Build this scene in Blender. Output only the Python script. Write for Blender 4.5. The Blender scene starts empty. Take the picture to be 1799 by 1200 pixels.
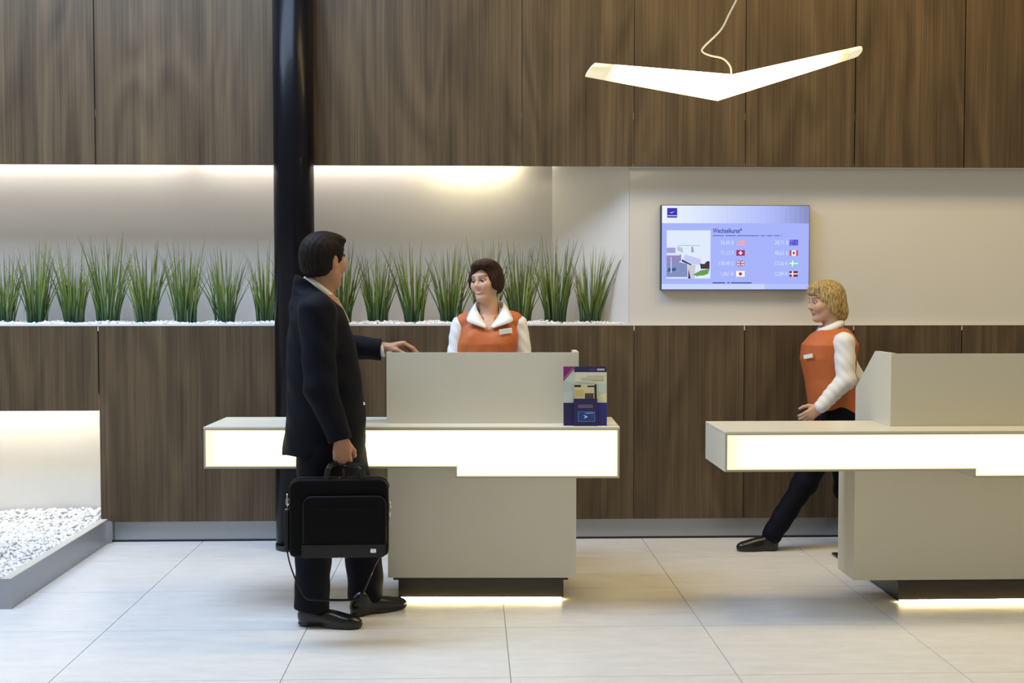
import bpy, bmesh, math, random
import numpy as np
from mathutils import Vector, Matrix

random.seed(7)
rng = np.random.default_rng(11)
scene = bpy.context.scene
COL = scene.collection

# ------------------------------------------------------------------ camera
FPX, CX, CY, CAMH = 2080.0, 899.5, 600.0, 1.5
_Y = np.array([830 - CX, CY - 519, -FPX]); _Y /= np.linalg.norm(_Y)
_Z = np.array([0, -_Y[2], _Y[1]]); _Z /= np.linalg.norm(_Z)
_X = np.cross(_Y, _Z)
ROT = np.stack([_X, _Y, _Z])

cam_data = bpy.data.cameras.new('camera')
cam_data.sensor_width = 36.0
cam_data.lens = 36.0 * FPX / 1799.0
cam_data.clip_start = 0.05
cam = bpy.data.objects.new('camera', cam_data)
COL.objects.link(cam)
m4 = Matrix([list(ROT[i]) + [0] for i in range(3)] + [[0, 0, 0, 1]])
cam.matrix_world = Matrix.Translation((0, 0, CAMH)) @ m4
scene.camera = cam

def at(px, py, Y):
    """world point at depth Y seen at a measured point of the photograph"""
    d = ROT @ np.array([px - CX, CY - py, -FPX])
    t = Y / d[1]
    return np.array([d[0] * t, Y, CAMH + d[2] * t])

def atz(px, py, z):
    d = ROT @ np.array([px - CX, CY - py, -FPX])
    t = (z - CAMH) / d[2]
    return np.array([d[0] * t, d[1] * t, z])

# ------------------------------------------------------------------ view, world, room lights
scene.view_settings.view_transform = 'Standard'
scene.view_settings.look = 'None'
scene.view_settings.exposure = 0.0
scene.view_settings.gamma = 1.0
scene.view_settings.use_curve_mapping = False

world = bpy.data.worlds.new('world')
scene.world = world
world.use_nodes = True
world.node_tree.nodes['Background'].inputs[0].default_value = (1.0, 0.94, 0.77, 1)
world.node_tree.nodes['Background'].inputs[1].default_value = 0.44

def area_light(name, loc, size, power, color, rot=(0, 0, 0), spread=None):
    l = bpy.data.lights.new(name, 'AREA')
    l.shape = 'RECTANGLE'; l.size, l.size_y = size
    l.energy = power; l.color = color
    if spread: l.spread = spread
    o = bpy.data.objects.new(name, l); COL.objects.link(o)
    o.location = loc; o.rotation_euler = rot
    return o

CEIL = 4.7
area_light('skylight', (-2.6, 5.2, CEIL - 0.02), (3.8, 1.8), 315, (0.55, 0.72, 1.0))
area_light('ceiling_lamp_field', (2.2, 5.45, CEIL - 0.02), (3.4, 0.9), 105, (1.0, 0.73, 0.28))

# ------------------------------------------------------------------ materials
def srgb(h):
    h = h.lstrip('#')
    v = [int(h[i:i + 2], 16) / 255 for i in (0, 2, 4)]
    return tuple(c / 12.92 if c <= 0.04045 else ((c + 0.055) / 1.055) ** 2.4 for c in v)

def new_mat(name):
    m = bpy.data.materials.new(name); m.use_nodes = True
    return m, m.node_tree, m.node_tree.nodes['Principled BSDF']

def plain(name, col, rough=0.5, metal=0.0, coat=0.0, var=0.06, scale=30.0, spec=0.5, bump=0.0):
    """principled material with a faint procedural mottling"""
    m, nt, b = new_mat(name)
    n, L = nt.nodes, nt.links
    tc = n.new('ShaderNodeTexCoord'); nz = n.new('ShaderNodeTexNoise')
    nz.inputs['Scale'].default_value = scale; nz.inputs['Detail'].default_value = 3
    L.new(tc.outputs['Object'], nz.inputs['Vector'])
    mr = n.new('ShaderNodeMapRange'); mr.inputs[3].default_value = 1 - var; mr.inputs[4].default_value = 1 + var
    L.new(nz.outputs['Fac'], mr.inputs[0])
    mx = n.new('ShaderNodeMix'); mx.data_type = 'RGBA'; mx.blend_type = 'MULTIPLY'; mx.inputs[0].default_value = 1
    mx.inputs[6].default_value = (*col, 1)
    L.new(mr.outputs[0], mx.inputs[7]); L.new(mx.outputs[2], b.inputs['Base Color'])
    b.inputs['Roughness'].default_value = rough
    b.inputs['Metallic'].default_value = metal
    b.inputs['Coat Weight'].default_value = coat
    b.inputs['Specular IOR Level'].default_value = spec
    if bump:
        bp = n.new('ShaderNodeBump'); bp.inputs['Strength'].default_value = bump; bp.inputs['Distance'].default_value = 0.002
        L.new(nz.outputs['Fac'], bp.inputs['Height']); L.new(bp.outputs[0], b.inputs['Normal'])
    return m

def glow(name, col, strength):
    m, nt, b = new_mat(name)
    b.inputs['Base Color'].default_value = (*[min(1, c) * 0.8 for c in col], 1)
    b.inputs['Emission Color'].default_value = (*col, 1)
    b.inputs['Emission Strength'].default_value = strength
    b.inputs['Roughness'].default_value = 0.4
    return m

def printed(name, hexcol, strength=None):
    """flat print; with a strength it is a lit screen pixel colour"""
    if strength is None:
        return plain(name, srgb(hexcol), 0.45, var=0.03)
    m, nt, b = new_mat(name)
    b.inputs['Base Color'].default_value = (0.01, 0.01, 0.01, 1)
    b.inputs['Emission Color'].default_value = (*srgb(hexcol), 1)
    b.inputs['Emission Strength'].default_value = strength
    b.inputs['Roughness'].default_value = 0.25
    return m

def wood_material():
    m, nt, b = new_mat('walnut_veneer')
    n, L = nt.nodes, nt.links
    tc = n.new('ShaderNodeTexCoord'); oi = n.new('ShaderNodeObjectInfo')
    off = n.new('ShaderNodeVectorMath'); off.operation = 'MULTIPLY_ADD'
    comb = n.new('ShaderNodeCombineXYZ')
    L.new(oi.outputs['Random'], comb.inputs[0]); L.new(oi.outputs['Random'], comb.inputs[2])
    off.inputs[1].default_value = (37, 1, 23)
    L.new(comb.outputs[0], off.inputs[0]); L.new(tc.outputs['Object'], off.inputs[2])
    def noise(sx, sz, scale, detail, rough, dist=0.0):
        mp = n.new('ShaderNodeMapping'); mp.inputs['Scale'].default_value = (sx, 1, sz)
        L.new(off.outputs[0], mp.inputs[0])
        t = n.new('ShaderNodeTexNoise'); t.inputs['Scale'].default_value = scale
        t.inputs['Detail'].default_value = detail; t.inputs['Roughness'].default_value = rough
        t.inputs['Distortion'].default_value = dist
        L.new(mp.outputs[0], t.inputs['Vector'])
        return t.outputs['Fac']
    broad = noise(1, 0.02, 8.0, 3, 0.6, 0.0)
    mid = noise(1, 0.012, 34.0, 4, 0.65, 0.08)
    fine = noise(1, 0.010, 150.0, 3, 0.6)
    # cathedral figure: contour bands of a stretched field
    field = noise(1, 0.22, 3.4, 1.5, 0.4, 0.25)
    ml = n.new('ShaderNodeMath'); ml.operation = 'MULTIPLY'; ml.inputs[1].default_value = 34
    L.new(field, ml.inputs[0])
    sn = n.new('ShaderNodeMath'); sn.operation = 'SINE'; L.new(ml.outputs[0], sn.inputs[0])
    def mixv(a, bb, f):
        x = n.new('ShaderNodeMix'); x.data_type = 'FLOAT'; x.inputs[0].default_value = f
        L.new(a, x.inputs[2]); L.new(bb, x.inputs[3]); return x.outputs[0]
    s01 = n.new('ShaderNodeMapRange'); s01.inputs[1].default_value = -1; L.new(sn.outputs[0], s01.inputs[0])
    v = mixv(broad, mid, 0.45)
    v = mixv(v, s01.outputs[0], 0.13)
    v = mixv(v, fine, 0.33)
    cr = n.new('ShaderNodeValToRGB')
    e = cr.color_ramp.elements
    e[0].position = 0.33; e[0].color = (0.036, 0.023, 0.0115, 1)
    e[1].position = 0.70; e[1].color = (0.160, 0.112, 0.061, 1)
    k = cr.color_ramp.elements.new(0.5); k.color = (0.086, 0.058, 0.031, 1)
    L.new(v, cr.inputs[0]); L.new(cr.outputs[0], b.inputs['Base Color'])
    b.inputs['Roughness'].default_value = 0.42
    b.inputs['Specular IOR Level'].default_value = 0.35
    bp = n.new('ShaderNodeBump'); bp.inputs['Strength'].default_value = 0.12; bp.inputs['Distance'].default_value = 0.001
    L.new(fine, bp.inputs['Height']); L.new(bp.outputs[0], b.inputs['Normal'])
    return m

def tile_material():
    m, nt, b = new_mat('porcelain_tile')
    n, L = nt.nodes, nt.links
    tc = n.new('ShaderNodeTexCoord'); oi = n.new('ShaderNodeObjectInfo')
    comb = n.new('ShaderNodeCombineXYZ')
    for i in range(2): L.new(oi.outputs['Random'], comb.inputs[i])
    off = n.new('ShaderNodeVectorMath'); off.operation = 'MULTIPLY_ADD'; off.inputs[1].default_value = (19, 31, 0)
    L.new(comb.outputs[0], off.inputs[0]); L.new(tc.outputs['Object'], off.inputs[2])
    mp = n.new('ShaderNodeMapping'); mp.inputs['Scale'].default_value = (1.0, 3.2, 1)
    L.new(off.outputs[0], mp.inputs[0])
    t = n.new('ShaderNodeTexNoise'); t.inputs['Scale'].default_value = 5; t.inputs['Detail'].default_value = 7
    t.inputs['Roughness'].default_value = 0.62
    L.new(mp.outputs[0], t.inputs['Vector'])
    cr = n.new('ShaderNodeValToRGB'); e = cr.color_ramp.elements
    e[0].position = 0.3; e[0].color = (0.67, 0.65, 0.62, 1); e[1].position = 0.7; e[1].color = (0.77, 0.75, 0.72, 1)
    L.new(t.outputs['Fac'], cr.inputs[0]); L.new(cr.outputs[0], b.inputs['Base Color'])
    b.inputs['Roughness'].default_value = 0.36
    return m

def vcol_material(name, rough=0.5, spec=0.4, sss=0.0, fine=0.05, scale=120):
    m, nt, b = new_mat(name)
    n, L = nt.nodes, nt.links
    a = n.new('ShaderNodeAttribute'); a.attribute_name = 'Col'
    tc = n.new('ShaderNodeTexCoord'); nz = n.new('ShaderNodeTexNoise'); nz.inputs['Scale'].default_value = scale
    L.new(tc.outputs['Object'], nz.inputs['Vector'])
    mr = n.new('ShaderNodeMapRange'); mr.inputs[3].default_value = 1 - fine; mr.inputs[4].default_value = 1 + fine
    L.new(nz.outputs['Fac'], mr.inputs[0])
    mx = n.new('ShaderNodeMix'); mx.data_type = 'RGBA'; mx.blend_type = 'MULTIPLY'; mx.inputs[0].default_value = 1
    L.new(a.outputs['Color'], mx.inputs[6]); L.new(mr.outputs[0], mx.inputs[7])
    L.new(mx.outputs[2], b.inputs['Base Color'])
    b.inputs['Roughness'].default_value = rough
    b.inputs['Specular IOR Level'].default_value = spec
    if sss:
        b.inputs['Subsurface Weight'].default_value = sss
        b.inputs['Subsurface Radius'].default_value = (0.01, 0.004, 0.002)
        b.inputs['Subsurface Scale'].default_value = 0.5
    return m

def hair_material(name, c0, c1, stretch=(90, 90, 14)):
    m, nt, b = new_mat(name)
    n, L = nt.nodes, nt.links
    tc = n.new('ShaderNodeTexCoord'); mp = n.new('ShaderNodeMapping'); mp.inputs['Scale'].default_value = stretch
    L.new(tc.outputs['Object'], mp.inputs[0])
    nz = n.new('ShaderNodeTexNoise'); nz.inputs['Scale'].default_value = 1.6; nz.inputs['Detail'].default_value = 4
    L.new(mp.outputs[0], nz.inputs['Vector'])
    cr = n.new('ShaderNodeValToRGB'); e = cr.color_ramp.elements
    e[0].position = 0.35; e[0].color = (*c0, 1); e[1].position = 0.68; e[1].color = (*c1, 1)
    L.new(nz.outputs['Fac'], cr.inputs[0]); L.new(cr.outputs[0], b.inputs['Base Color'])
    b.inputs['Roughness'].default_value = 0.62
    b.inputs['Specular IOR Level'].default_value = 0.14
    bp = n.new('ShaderNodeBump'); bp.inputs['Strength'].default_value = 0.6; bp.inputs['Distance'].default_value = 0.004
    L.new(nz.outputs['Fac'], bp.inputs['Height']); L.new(bp.outputs[0], b.inputs['Normal'])
    return m

M = {}
M['wood'] = wood_material()
M['tile'] = tile_material()
M['grout'] = plain('grey_grout', (0.34, 0.33, 0.31), 0.8)
M['floor_far'] = plain('porcelain_far', (0.72, 0.70, 0.67), 0.4)
M['white_gloss'] = plain('white_lacquer', (0.66, 0.645, 0.62), 0.2, var=0.02, scale=2, coat=0.25)
M['white_matt'] = plain('white_paint', (0.72, 0.71, 0.69), 0.6, var=0.02)
M['desk'] = plain('white_solid_surface', (0.69, 0.655, 0.535), 0.34, var=0.015, scale=3)
M['desk_edge'] = plain('cream_edge_profile', (0.48, 0.44, 0.36), 0.45, var=0.02)
M['glass_shelf'] = plain('grey_green_shelf', (0.20, 0.21, 0.18), 0.12, var=0.02)
M['plinth'] = plain('dark_bronze_plinth', (0.045, 0.038, 0.030), 0.34, metal=0.3, var=0.1)
M['steel'] = plain('brushed_steel', (0.36, 0.38, 0.41), 0.38, metal=0.55, var=0.05, scale=60)
M['rim'] = plain('cream_rim', (0.55, 0.52, 0.46), 0.5)
M['chrome'] = plain('bright_metal', (0.72, 0.72, 0.72), 0.2, metal=1.0)
M['seam'] = plain('seam_profile', (0.30, 0.28, 0.24), 0.35, metal=0.8)
M['black_gloss'] = plain('black_lacquer', (0.004, 0.004, 0.006), 0.30, var=0.05, coat=0.05, spec=0.12)
M['black'] = plain('black_plastic', (0.010, 0.010, 0.011), 0.4)
M['nylon'] = plain('black_nylon', (0.0030, 0.0030, 0.0032), 0.62, var=0.25, scale=500, spec=0.10)
M['nylon_trim'] = plain('black_webbing', (0.010, 0.010, 0.010), 0.45, var=0.2, scale=300, spec=0.25)
M['leatherette'] = plain('black_leatherette', (0.014, 0.014, 0.014), 0.38, var=0.2, scale=200, spec=0.25)
M['pebble'] = plain('white_pebble', (0.80, 0.79, 0.77), 0.55, var=0.15, scale=40)
M['panel_light'] = glow('backlit_acrylic', (1.0, 0.88, 0.52), 2.4)
M['lamp_light'] = glow('lamp_diffuser', (1.0, 0.87, 0.50), 5.0)
M['lamp_end'] = glow('lamp_end_cap', (1.0, 0.90, 0.62), 0.55)
M['tube_light'] = glow('cove_tube', (1.0, 0.90, 0.80), 19.0)
M['tube_bright'] = glow('cove_tube_bright', (1.0, 0.88, 0.60), 58.0)
M['niche_light'] = glow('niche_strip', (1.0, 0.90, 0.68), 26.0)
M['under_light'] = glow('plinth_strip', (1.0, 0.82, 0.42), 75.0)
def end_fade(m, lo=.37, x0=.0, x1=.17):
    nt = m.node_tree; n, L = nt.nodes, nt.links; b = n['Principled BSDF']
    tc = n.new('ShaderNodeTexCoord'); sx = n.new('ShaderNodeSeparateXYZ'); L.new(tc.outputs['Object'], sx.inputs[0])
    mr = n.new('ShaderNodeMapRange'); mr.interpolation_type = 'SMOOTHSTEP'
    mr.inputs[1].default_value = x0; mr.inputs[2].default_value = x1; mr.inputs[3].default_value = lo; mr.inputs[4].default_value = 1
    L.new(sx.outputs[0], mr.inputs[0])
    ml = n.new('ShaderNodeMath'); ml.operation = 'MULTIPLY'; ml.inputs[1].default_value = b.inputs['Emission Strength'].default_value
    L.new(mr.outputs[0], ml.inputs[0]); L.new(ml.outputs[0], b.inputs['Emission Strength'])
end_fade(M['panel_light'])
def tip_fade(m, x0, x1, lo):
    nt = m.node_tree; n, L = nt.nodes, nt.links; b = n['Principled BSDF']
    tc = n.new('ShaderNodeTexCoord'); sx = n.new('ShaderNodeSeparateXYZ'); L.new(tc.outputs['Object'], sx.inputs[0])
    ab = n.new('ShaderNodeMath'); ab.operation = 'ABSOLUTE'; L.new(sx.outputs[0], ab.inputs[0])
    mr = n.new('ShaderNodeMapRange'); mr.interpolation_type = 'SMOOTHSTEP'
    mr.inputs[1].default_value = x0; mr.inputs[2].default_value = x1; mr.inputs[3].default_value = 1; mr.inputs[4].default_value = lo
    L.new(ab.outputs[0], mr.inputs[0])
    ml = n.new('ShaderNodeMath'); ml.operation = 'MULTIPLY'; ml.inputs[1].default_value = b.inputs['Emission Strength'].default_value
    L.new(mr.outputs[0], ml.inputs[0]); L.new(ml.outputs[0], b.inputs['Emission Strength'])
tip_fade(M['lamp_light'], .42, .55, .14)
M['panel_rim'] = glow('backlit_acrylic_rim', (1.0, 0.89, 0.55), 0.85)
M['cord'] = plain('cream_cord', (0.72, 0.66, 0.50), 0.5)
M['blade'] = vcol_material('grass_blade', 0.5, 0.3, fine=0.12, scale=60)
M['skin'] = vcol_material('skin', 0.48, 0.35, sss=0.08, fine=0.03)
M['suit'] = plain('navy_suit', (0.0045, 0.0050, 0.0095), 0.75, var=0.2, scale=400, spec=0.12)
M['shirt'] = plain('white_shirt', (0.78, 0.78, 0.78), 0.7, var=0.03)
M['tie'] = plain('pale_gold_tie', (0.45, 0.38, 0.20), 0.5, var=0.3, scale=150)
M['vest'] = plain('orange_vest', (0.50, 0.125, 0.030), 0.62, var=0.10, scale=25)
M['shoe'] = plain('black_shoe_leather', (0.008, 0.008, 0.008), 0.22, var=0.1)
M['hair_dark'] = hair_material('dark_brown_hair', (0.004, 0.003, 0.0025), (0.016, 0.011, 0.008))
M['hair_brunette'] = hair_material('brunette_hair', (0.010, 0.005, 0.004), (0.055, 0.026, 0.018))
M['hair_blonde'] = hair_material('blonde_hair', (0.20, 0.13, 0.05), (0.62, 0.46, 0.22))
M['eye'] = vcol_material('eyeball', 0.15, 0.6, fine=0.0)

# ------------------------------------------------------------------ mesh helpers
def link(name, me, mat=None, parent=None, loc=(0, 0, 0), rot=(0, 0, 0)):
    o = bpy.data.objects.new(name, me)
    COL.objects.link(o)
    o.location = loc; o.rotation_euler = rot
    if parent: o.parent = parent
    if mat is not None and me is not None and len(me.materials) == 0: me.materials.append(mat)
    return o

def tag(o, label=None, cat=None, group=None, kind=None):
    if label: o['label'] = label
    if cat: o['category'] = cat
    if group: o['group'] = group
    if kind: o['kind'] = kind
    return o

def empty(name, loc=(0, 0, 0), rz=0.0):
    o = bpy.data.objects.new(name, None); COL.objects.link(o)
    o.location = loc; o.rotation_euler = (0, 0, rz); o.empty_display_size = 0.1
    return o

def bm_mesh(name, bm, smooth=False):
    me = bpy.data.meshes.new(name)
    bmesh.ops.recalc_face_normals(bm, faces=bm.faces)
    bm.to_mesh(me); bm.free()
    if smooth:
        for p in me.polygons: p.use_smooth = smooth is True or abs(p.normal.z) < .5
    return me

def box_bm(bm, lo, hi):
    vs = [bm.verts.new((x, y, z)) for x in (lo[0], hi[0]) for y in (lo[1], hi[1]) for z in (lo[2], hi[2])]
    for f in ((0, 1, 3, 2), (4, 6, 7, 5), (0, 4, 5, 1), (2, 3, 7, 6), (0, 2, 6, 4), (1, 5, 7, 3)):
        bm.faces.new([vs[i] for i in f])
    return vs

def box(name, lo, hi, mat, parent=None, bevel=0.0, seg=2, origin=None, smooth=False):
    """box between two corners; origin at its own centre, world coordinates minus the parent's location"""
    lo, hi = np.minimum(lo, hi).astype(float), np.maximum(lo, hi).astype(float)
    c = (lo + hi) / 2
    bm = bmesh.new(); box_bm(bm, lo - c, hi - c)
    if bevel: bmesh.ops.bevel(bm, geom=bm.edges[:], offset=bevel, segments=seg, profile=0.5, affect='EDGES')
    me = bm_mesh(name, bm, smooth)
    return link(name, me, mat, parent, loc=c)

def prism(name, pts, axis, a, b, mat, parent=None, bevel=0.0, seg=2):
    """extrude a 2-D outline along x ('x': pts are (y,z)) or y ('y': pts are (x,z)) or z (pts are (x,y))"""
    bm = bmesh.new()
    def P(p, t):
        return {'x': (t, p[0], p[1]), 'y': (p[0], t, p[1]), 'z': (p[0], p[1], t)}[axis]
    A = [bm.verts.new(P(p, a)) for p in pts]; B = [bm.verts.new(P(p, b)) for p in pts]
    n = len(pts)
    bm.faces.new(A); bm.faces.new(B[::-1])
    for i in range(n): bm.faces.new([A[i], B[i], B[(i + 1) % n], A[(i + 1) % n]])
    bmesh.ops.recalc_face_normals(bm, faces=bm.faces)
    if bevel: bmesh.ops.bevel(bm, geom=bm.edges[:], offset=bevel, segments=seg, profile=0.5, affect='EDGES')
    return link(name, bm_mesh(name, bm), mat, parent)

def catmull(pts, n=8):
    P = [np.array(p, float) for p in pts]
    P = [2 * P[0] - P[1]] + P + [2 * P[-1] - P[-2]]
    out = []
    for i in range(1, len(P) - 2):
        for k in range(n):
            t = k / n
            out.append(0.5 * ((2 * P[i]) + (-P[i - 1] + P[i + 1]) * t + (2 * P[i - 1] - 5 * P[i] + 4 * P[i + 1] - P[i + 2]) * t * t
                              + (-P[i - 1] + 3 * P[i] - 3 * P[i + 1] + P[i + 2]) * t ** 3))
    out.append(P[-2])
    return out

def tube_bm(bm, path, ra, rb=None, nseg=10, up=(0, 0, 1), closed=False):
    """sweep an ellipse (ra along the side, rb along up) down a path"""
    rb = ra if rb is None else rb
    rings = []
    n = len(path)
    for i, p in enumerate(path):
        if closed: t = path[(i + 1) % n] - path[i - 1]
        else: t = path[min(i + 1, n - 1)] - path[max(i - 1, 0)]
        t = t / (np.linalg.norm(t) + 1e-9)
        u = np.array(up, float)
        s = np.cross(t, u); s /= (np.linalg.norm(s) + 1e-9)
        u = np.cross(s, t)
        r1 = ra[i] if hasattr(ra, '__len__') else ra
        r2 = rb[i] if hasattr(rb, '__len__') else rb
        rings.append([bm.verts.new(p + s * math.cos(a) * r1 + u * math.sin(a) * r2)
                      for a in [2 * math.pi * k / nseg for k in range(nseg)]])
    m = n if closed else n - 1
    for i in range(m):
        A, B = rings[i], rings[(i + 1) % n]
        for k in range(nseg):
            bm.faces.new([A[k], A[(k + 1) % nseg], B[(k + 1) % nseg], B[k]])
    if not closed:
        bm.faces.new(rings[0][::-1]); bm.faces.new(rings[-1])

def tube(name, path, ra, rb=None, mat=None, parent=None, nseg=10, up=(0, 0, 1), closed=False, smooth=True):
    bm = bmesh.new(); tube_bm(bm, [np.array(p, float) for p in path], ra, rb, nseg, up, closed)
    return link(name, bm_mesh(name, bm, smooth), mat, parent)

def quad(name, pts, mat, parent=None):
    me = bpy.data.meshes.new(name)
    me.from_pydata([tuple(map(float, p)) for p in pts], [], [list(range(len(pts)))]); me.update()
    return link(name, me, mat, parent)

def text_mesh(name, body, size, mat, parent, loc, align='LEFT', rot=(math.pi / 2, 0, 0), sx=1.0, bold=0.0):
    cu = bpy.data.curves.new(name, 'FONT'); cu.body = body; cu.size = size; cu.align_x = align; cu.offset = bold
    tmp = bpy.data.objects.new(name, cu); COL.objects.link(tmp)
    dg = bpy.context.evaluated_depsgraph_get()
    me = bpy.data.meshes.new_from_object(tmp.evaluated_get(dg))
    bpy.data.objects.remove(tmp)
    me.materials.clear()
    o = link(name, me, mat, parent, loc=loc, rot=rot); o.scale = (sx, 1, 1)
    return o

# ------------------------------------------------------------------ the setting
Y_UP, Y_LOW, Y_WHITE, Y_NICHE, Y_BASE = 7.14, 7.20, 7.275, 7.62, 7.235
X0, X1 = -5.6, 6.3
Z_UP, Z_LEDGE, Z_BASE = 2.277, 1.316, 0.128

# floor: slab with each tile on it
floor = box('floor', (-9, -5, -0.12), (9, 8.2, -0.004), M['grout']); tag(floor, 'pale porcelain tiled floor', 'floor', kind='structure')
TW, TD = 0.896, 0.702
tx0, ty0 = 0.148 - 6 * TW, 4.594 - 3 * TD
bm = bmesh.new(); box_bm(bm, (-TW / 2 + .002, -TD / 2 + .0012, -.006), (TW / 2 - .002, TD / 2 - .0012, 0))
tile_me = bm_mesh('tile', bm); tile_me.materials.append(M['tile'])
for i in range(12):
    for j in range(7):
        y1 = ty0 + (j + 1) * TD
        if y1 > 7.5: continue
        t = link('tile', tile_me, None, floor)
        t.location = (tx0 + (i + .5) * TW, ty0 + (j + .5) * TD - 1.6, 0.062)
fl = box('floor_border', (-9, -5, -0.004), (9, ty0, 0), M['floor_far'], None); tag(fl, 'plain stretch of the pale floor towards the entrance', 'floor', kind='structure')
fl2 = box('floor_border', (-9, ty0, -0.004), (tx0, 8, 0), M['floor_far']); tag(fl2, 'plain stretch of pale floor beyond the gravel planter', 'floor', kind='structure')
fl3 = box('floor_border', (tx0 + 12 * TW, ty0, -0.004), (9, 8, 0), M['floor_far']); tag(fl3, 'plain stretch of pale floor beyond the second desk', 'floor', kind='structure')

ceil = box('ceiling', (-9, -5, CEIL), (9, 8.2, CEIL + .2), M['white_matt']); tag(ceil, 'white ceiling over the lobby', 'ceiling', kind='structure')

wall = empty('wall_back', (0, 7.9, 0)); tag(wall, 'walnut panelled feature wall with white plant niche', 'wall', kind='structure')
def wchild(o):
    o.parent = wall; o.location = Vector(o.location) - Vector(wall.location); return o
wchild(box('backing', (X0, 7.86, 0), (X1, 7.98, CEIL), M['white_matt']))
# upper row of veneer panels
def seams(pxs, py, Y): return [at(p, py, Y)[0] for p in pxs]
up = [X0] + seams([-580, -206, 168, 524, 917, 1113, 1309, 1501, 1693, 1886, 2079], 295, Y_UP) + [4.9, X1]
for a, b in zip(up[:-1], up[1:]):
    wchild(box('wood_panel', (a + .004, Y_UP, Z_UP), (b - .004, Y_UP + .02, CEIL), M['wood']))
for a in up[1:-1]:
    wchild(box('seam_strip', (a - .012, Y_UP + .021, Z_UP + .002), (a + .012, Y_UP + .03, CEIL), M['seam']))
# lower row
NX = at(177, 800, Y_LOW)[0]                       # right edge of the lit floor niche
NZ = at(100, 722, Y_LOW)[2]
low = [at(173, 640, Y_LOW)[0]] + seams([524, 917, 1114, 1308, 1500, 1690, 1883, 2076], 570, Y_LOW) + [4.9, X1]
for k, (a, b) in enumerate(zip(low[:-1], low[1:])):
    wchild(box('wood_panel', (a + .003, Y_LOW, Z_BASE), (b - .003, Y_LOW + .02, Z_LEDGE), M['wood']))
for a in low[1:-1]:
    wchild(box('seam_strip', (a - .012, Y_LOW + .021, Z_BASE), (a + .012, Y_LOW + .03, Z_LEDGE - .004), M['seam']))
for a, b in ((X0, -4.45), (-4.45, low[0])):
    wchild(box('wood_panel', (a + .003, Y_LOW, NZ), (b - .003, Y_LOW + .02, Z_LEDGE), M['wood']))
# ledge tray that carries the grass, open niche above it
XB = at(970, 430, Y_NICHE)[0]; XA = at(1105, 430, Y_WHITE)[0]
wchild(box('ledge_board', (X0, Y_LOW + .001, Z_LEDGE - .03), (X1, Y_NICHE + .1, Z_LEDGE - .004), M['white_matt']))
wchild(box('ledge_lip', (X0, Y_LOW - .002, Z_LEDGE), (XA, Y_LOW + .012, Z_LEDGE + .012), M['white_matt']))
wchild(box('niche_panel', (X0, Y_NICHE, Z_LEDGE - .02), (XB, Y_NICHE + .03, 2.62), M['white_gloss']))
an = quad('angled_panel', [(XB, Y_NICHE, Z_LEDGE - .02), (XA, Y_WHITE, Z_LEDGE - .02), (XA, Y_WHITE, 2.62), (XB, Y_NICHE, 2.62)], M['white_gloss'])
sm = an.modifiers.new('solid', 'SOLIDIFY'); sm.thickness = 0.02; sm.offset = -1
wchild(an)
wchild(box('white_panel', (XA + .002, Y_WHITE, Z_LEDGE - .002), (X1, Y_WHITE + .03, 2.62), M['white_gloss']))
wchild(box('cove_top', (X0, Y_UP + .02, 2.56), (X1, Y_NICHE + .05, 2.6), M['white_matt']))
wchild(box('soffit', (XA - .18, Y_UP + .02, Z_UP + .004), (X1, Y_WHITE - .006, Z_UP + .02), M['white_matt']))
# lit floor niche
wchild(box('niche_panel', (X0, 7.46, 0.0), (NX + .06, 7.49, NZ + .16), M['white_matt']))
wchild(box('niche_return', (NX, Y_LOW + .021, 0), (NX + .02, 7.46, NZ + .1), M['white_matt']))
wchild(box('niche_edge', (NX - .004, Y_LOW + .001, Z_BASE + .02), (NX + .003, Y_LOW + .021, NZ), M['white_matt']))
wchild(box('niche_top', (X0, Y_LOW + .021, NZ + .1), (NX + .02, 7.46, NZ + .12), M['white_matt']))

bs = box('baseboard_back', (NX + .02, Y_BASE, 0), (X1, Y_BASE + .02, Z_BASE + .002), M['steel']); tag(bs, 'low grey metal baseboard under the walnut panels', 'baseboard', kind='structure')
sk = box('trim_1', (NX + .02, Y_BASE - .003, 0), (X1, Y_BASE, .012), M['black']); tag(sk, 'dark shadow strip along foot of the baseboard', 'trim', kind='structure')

# hidden tubes of the plant niche, and the strip of the floor niche
def tube_lamp(px0, px1, mat, label, y=7.53, z=2.372):
    a, b = at(px0, 310, y)[0], at(px1, 310, y)[0]
    r = empty('tube_lamp', ((a + b) / 2, y, z)); tag(r, label, 'lamp', 'tubes above the plant niche')
    L = (b - a) / 2
    tube('tube', [(-L, 0, 0), (L, 0, 0)], .013, mat=mat, parent=r, nseg=12)
    box('fitting', (-L - .01, -.02, .02), (L + .01, .02, .188), M['white_matt'], r)
    return r
tube_lamp(-700, -345, M['tube_light'], 'cove tube hidden above grass niche, far end beyond the gravel planter')
tube_lamp(-325, 322, M['tube_light'], 'long cove tube above the grass over the gravel planter')
tube_lamp(345, 738, M['tube_light'], 'cove tube above the grass behind the black column')
tube_lamp(756, 902, M['tube_bright'], 'short brightest cove tube above the receptionist')
r = empty('strip_lamp', ((X0 + NX) / 2, 7.30, NZ + .08)); tag(r, 'strip lamp hidden in top of lit floor niche', 'lamp')
box('strip', ((X0 - NX) / 2 + .05, -.02, -.012), ((NX - X0) / 2 - .03, .02, .0), M['niche_light'], r)
box('housing', ((X0 - NX) / 2 + .05, -.025, .0), ((NX - X0) / 2 - .03, .025, .018), M['white_matt'], r)

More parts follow.
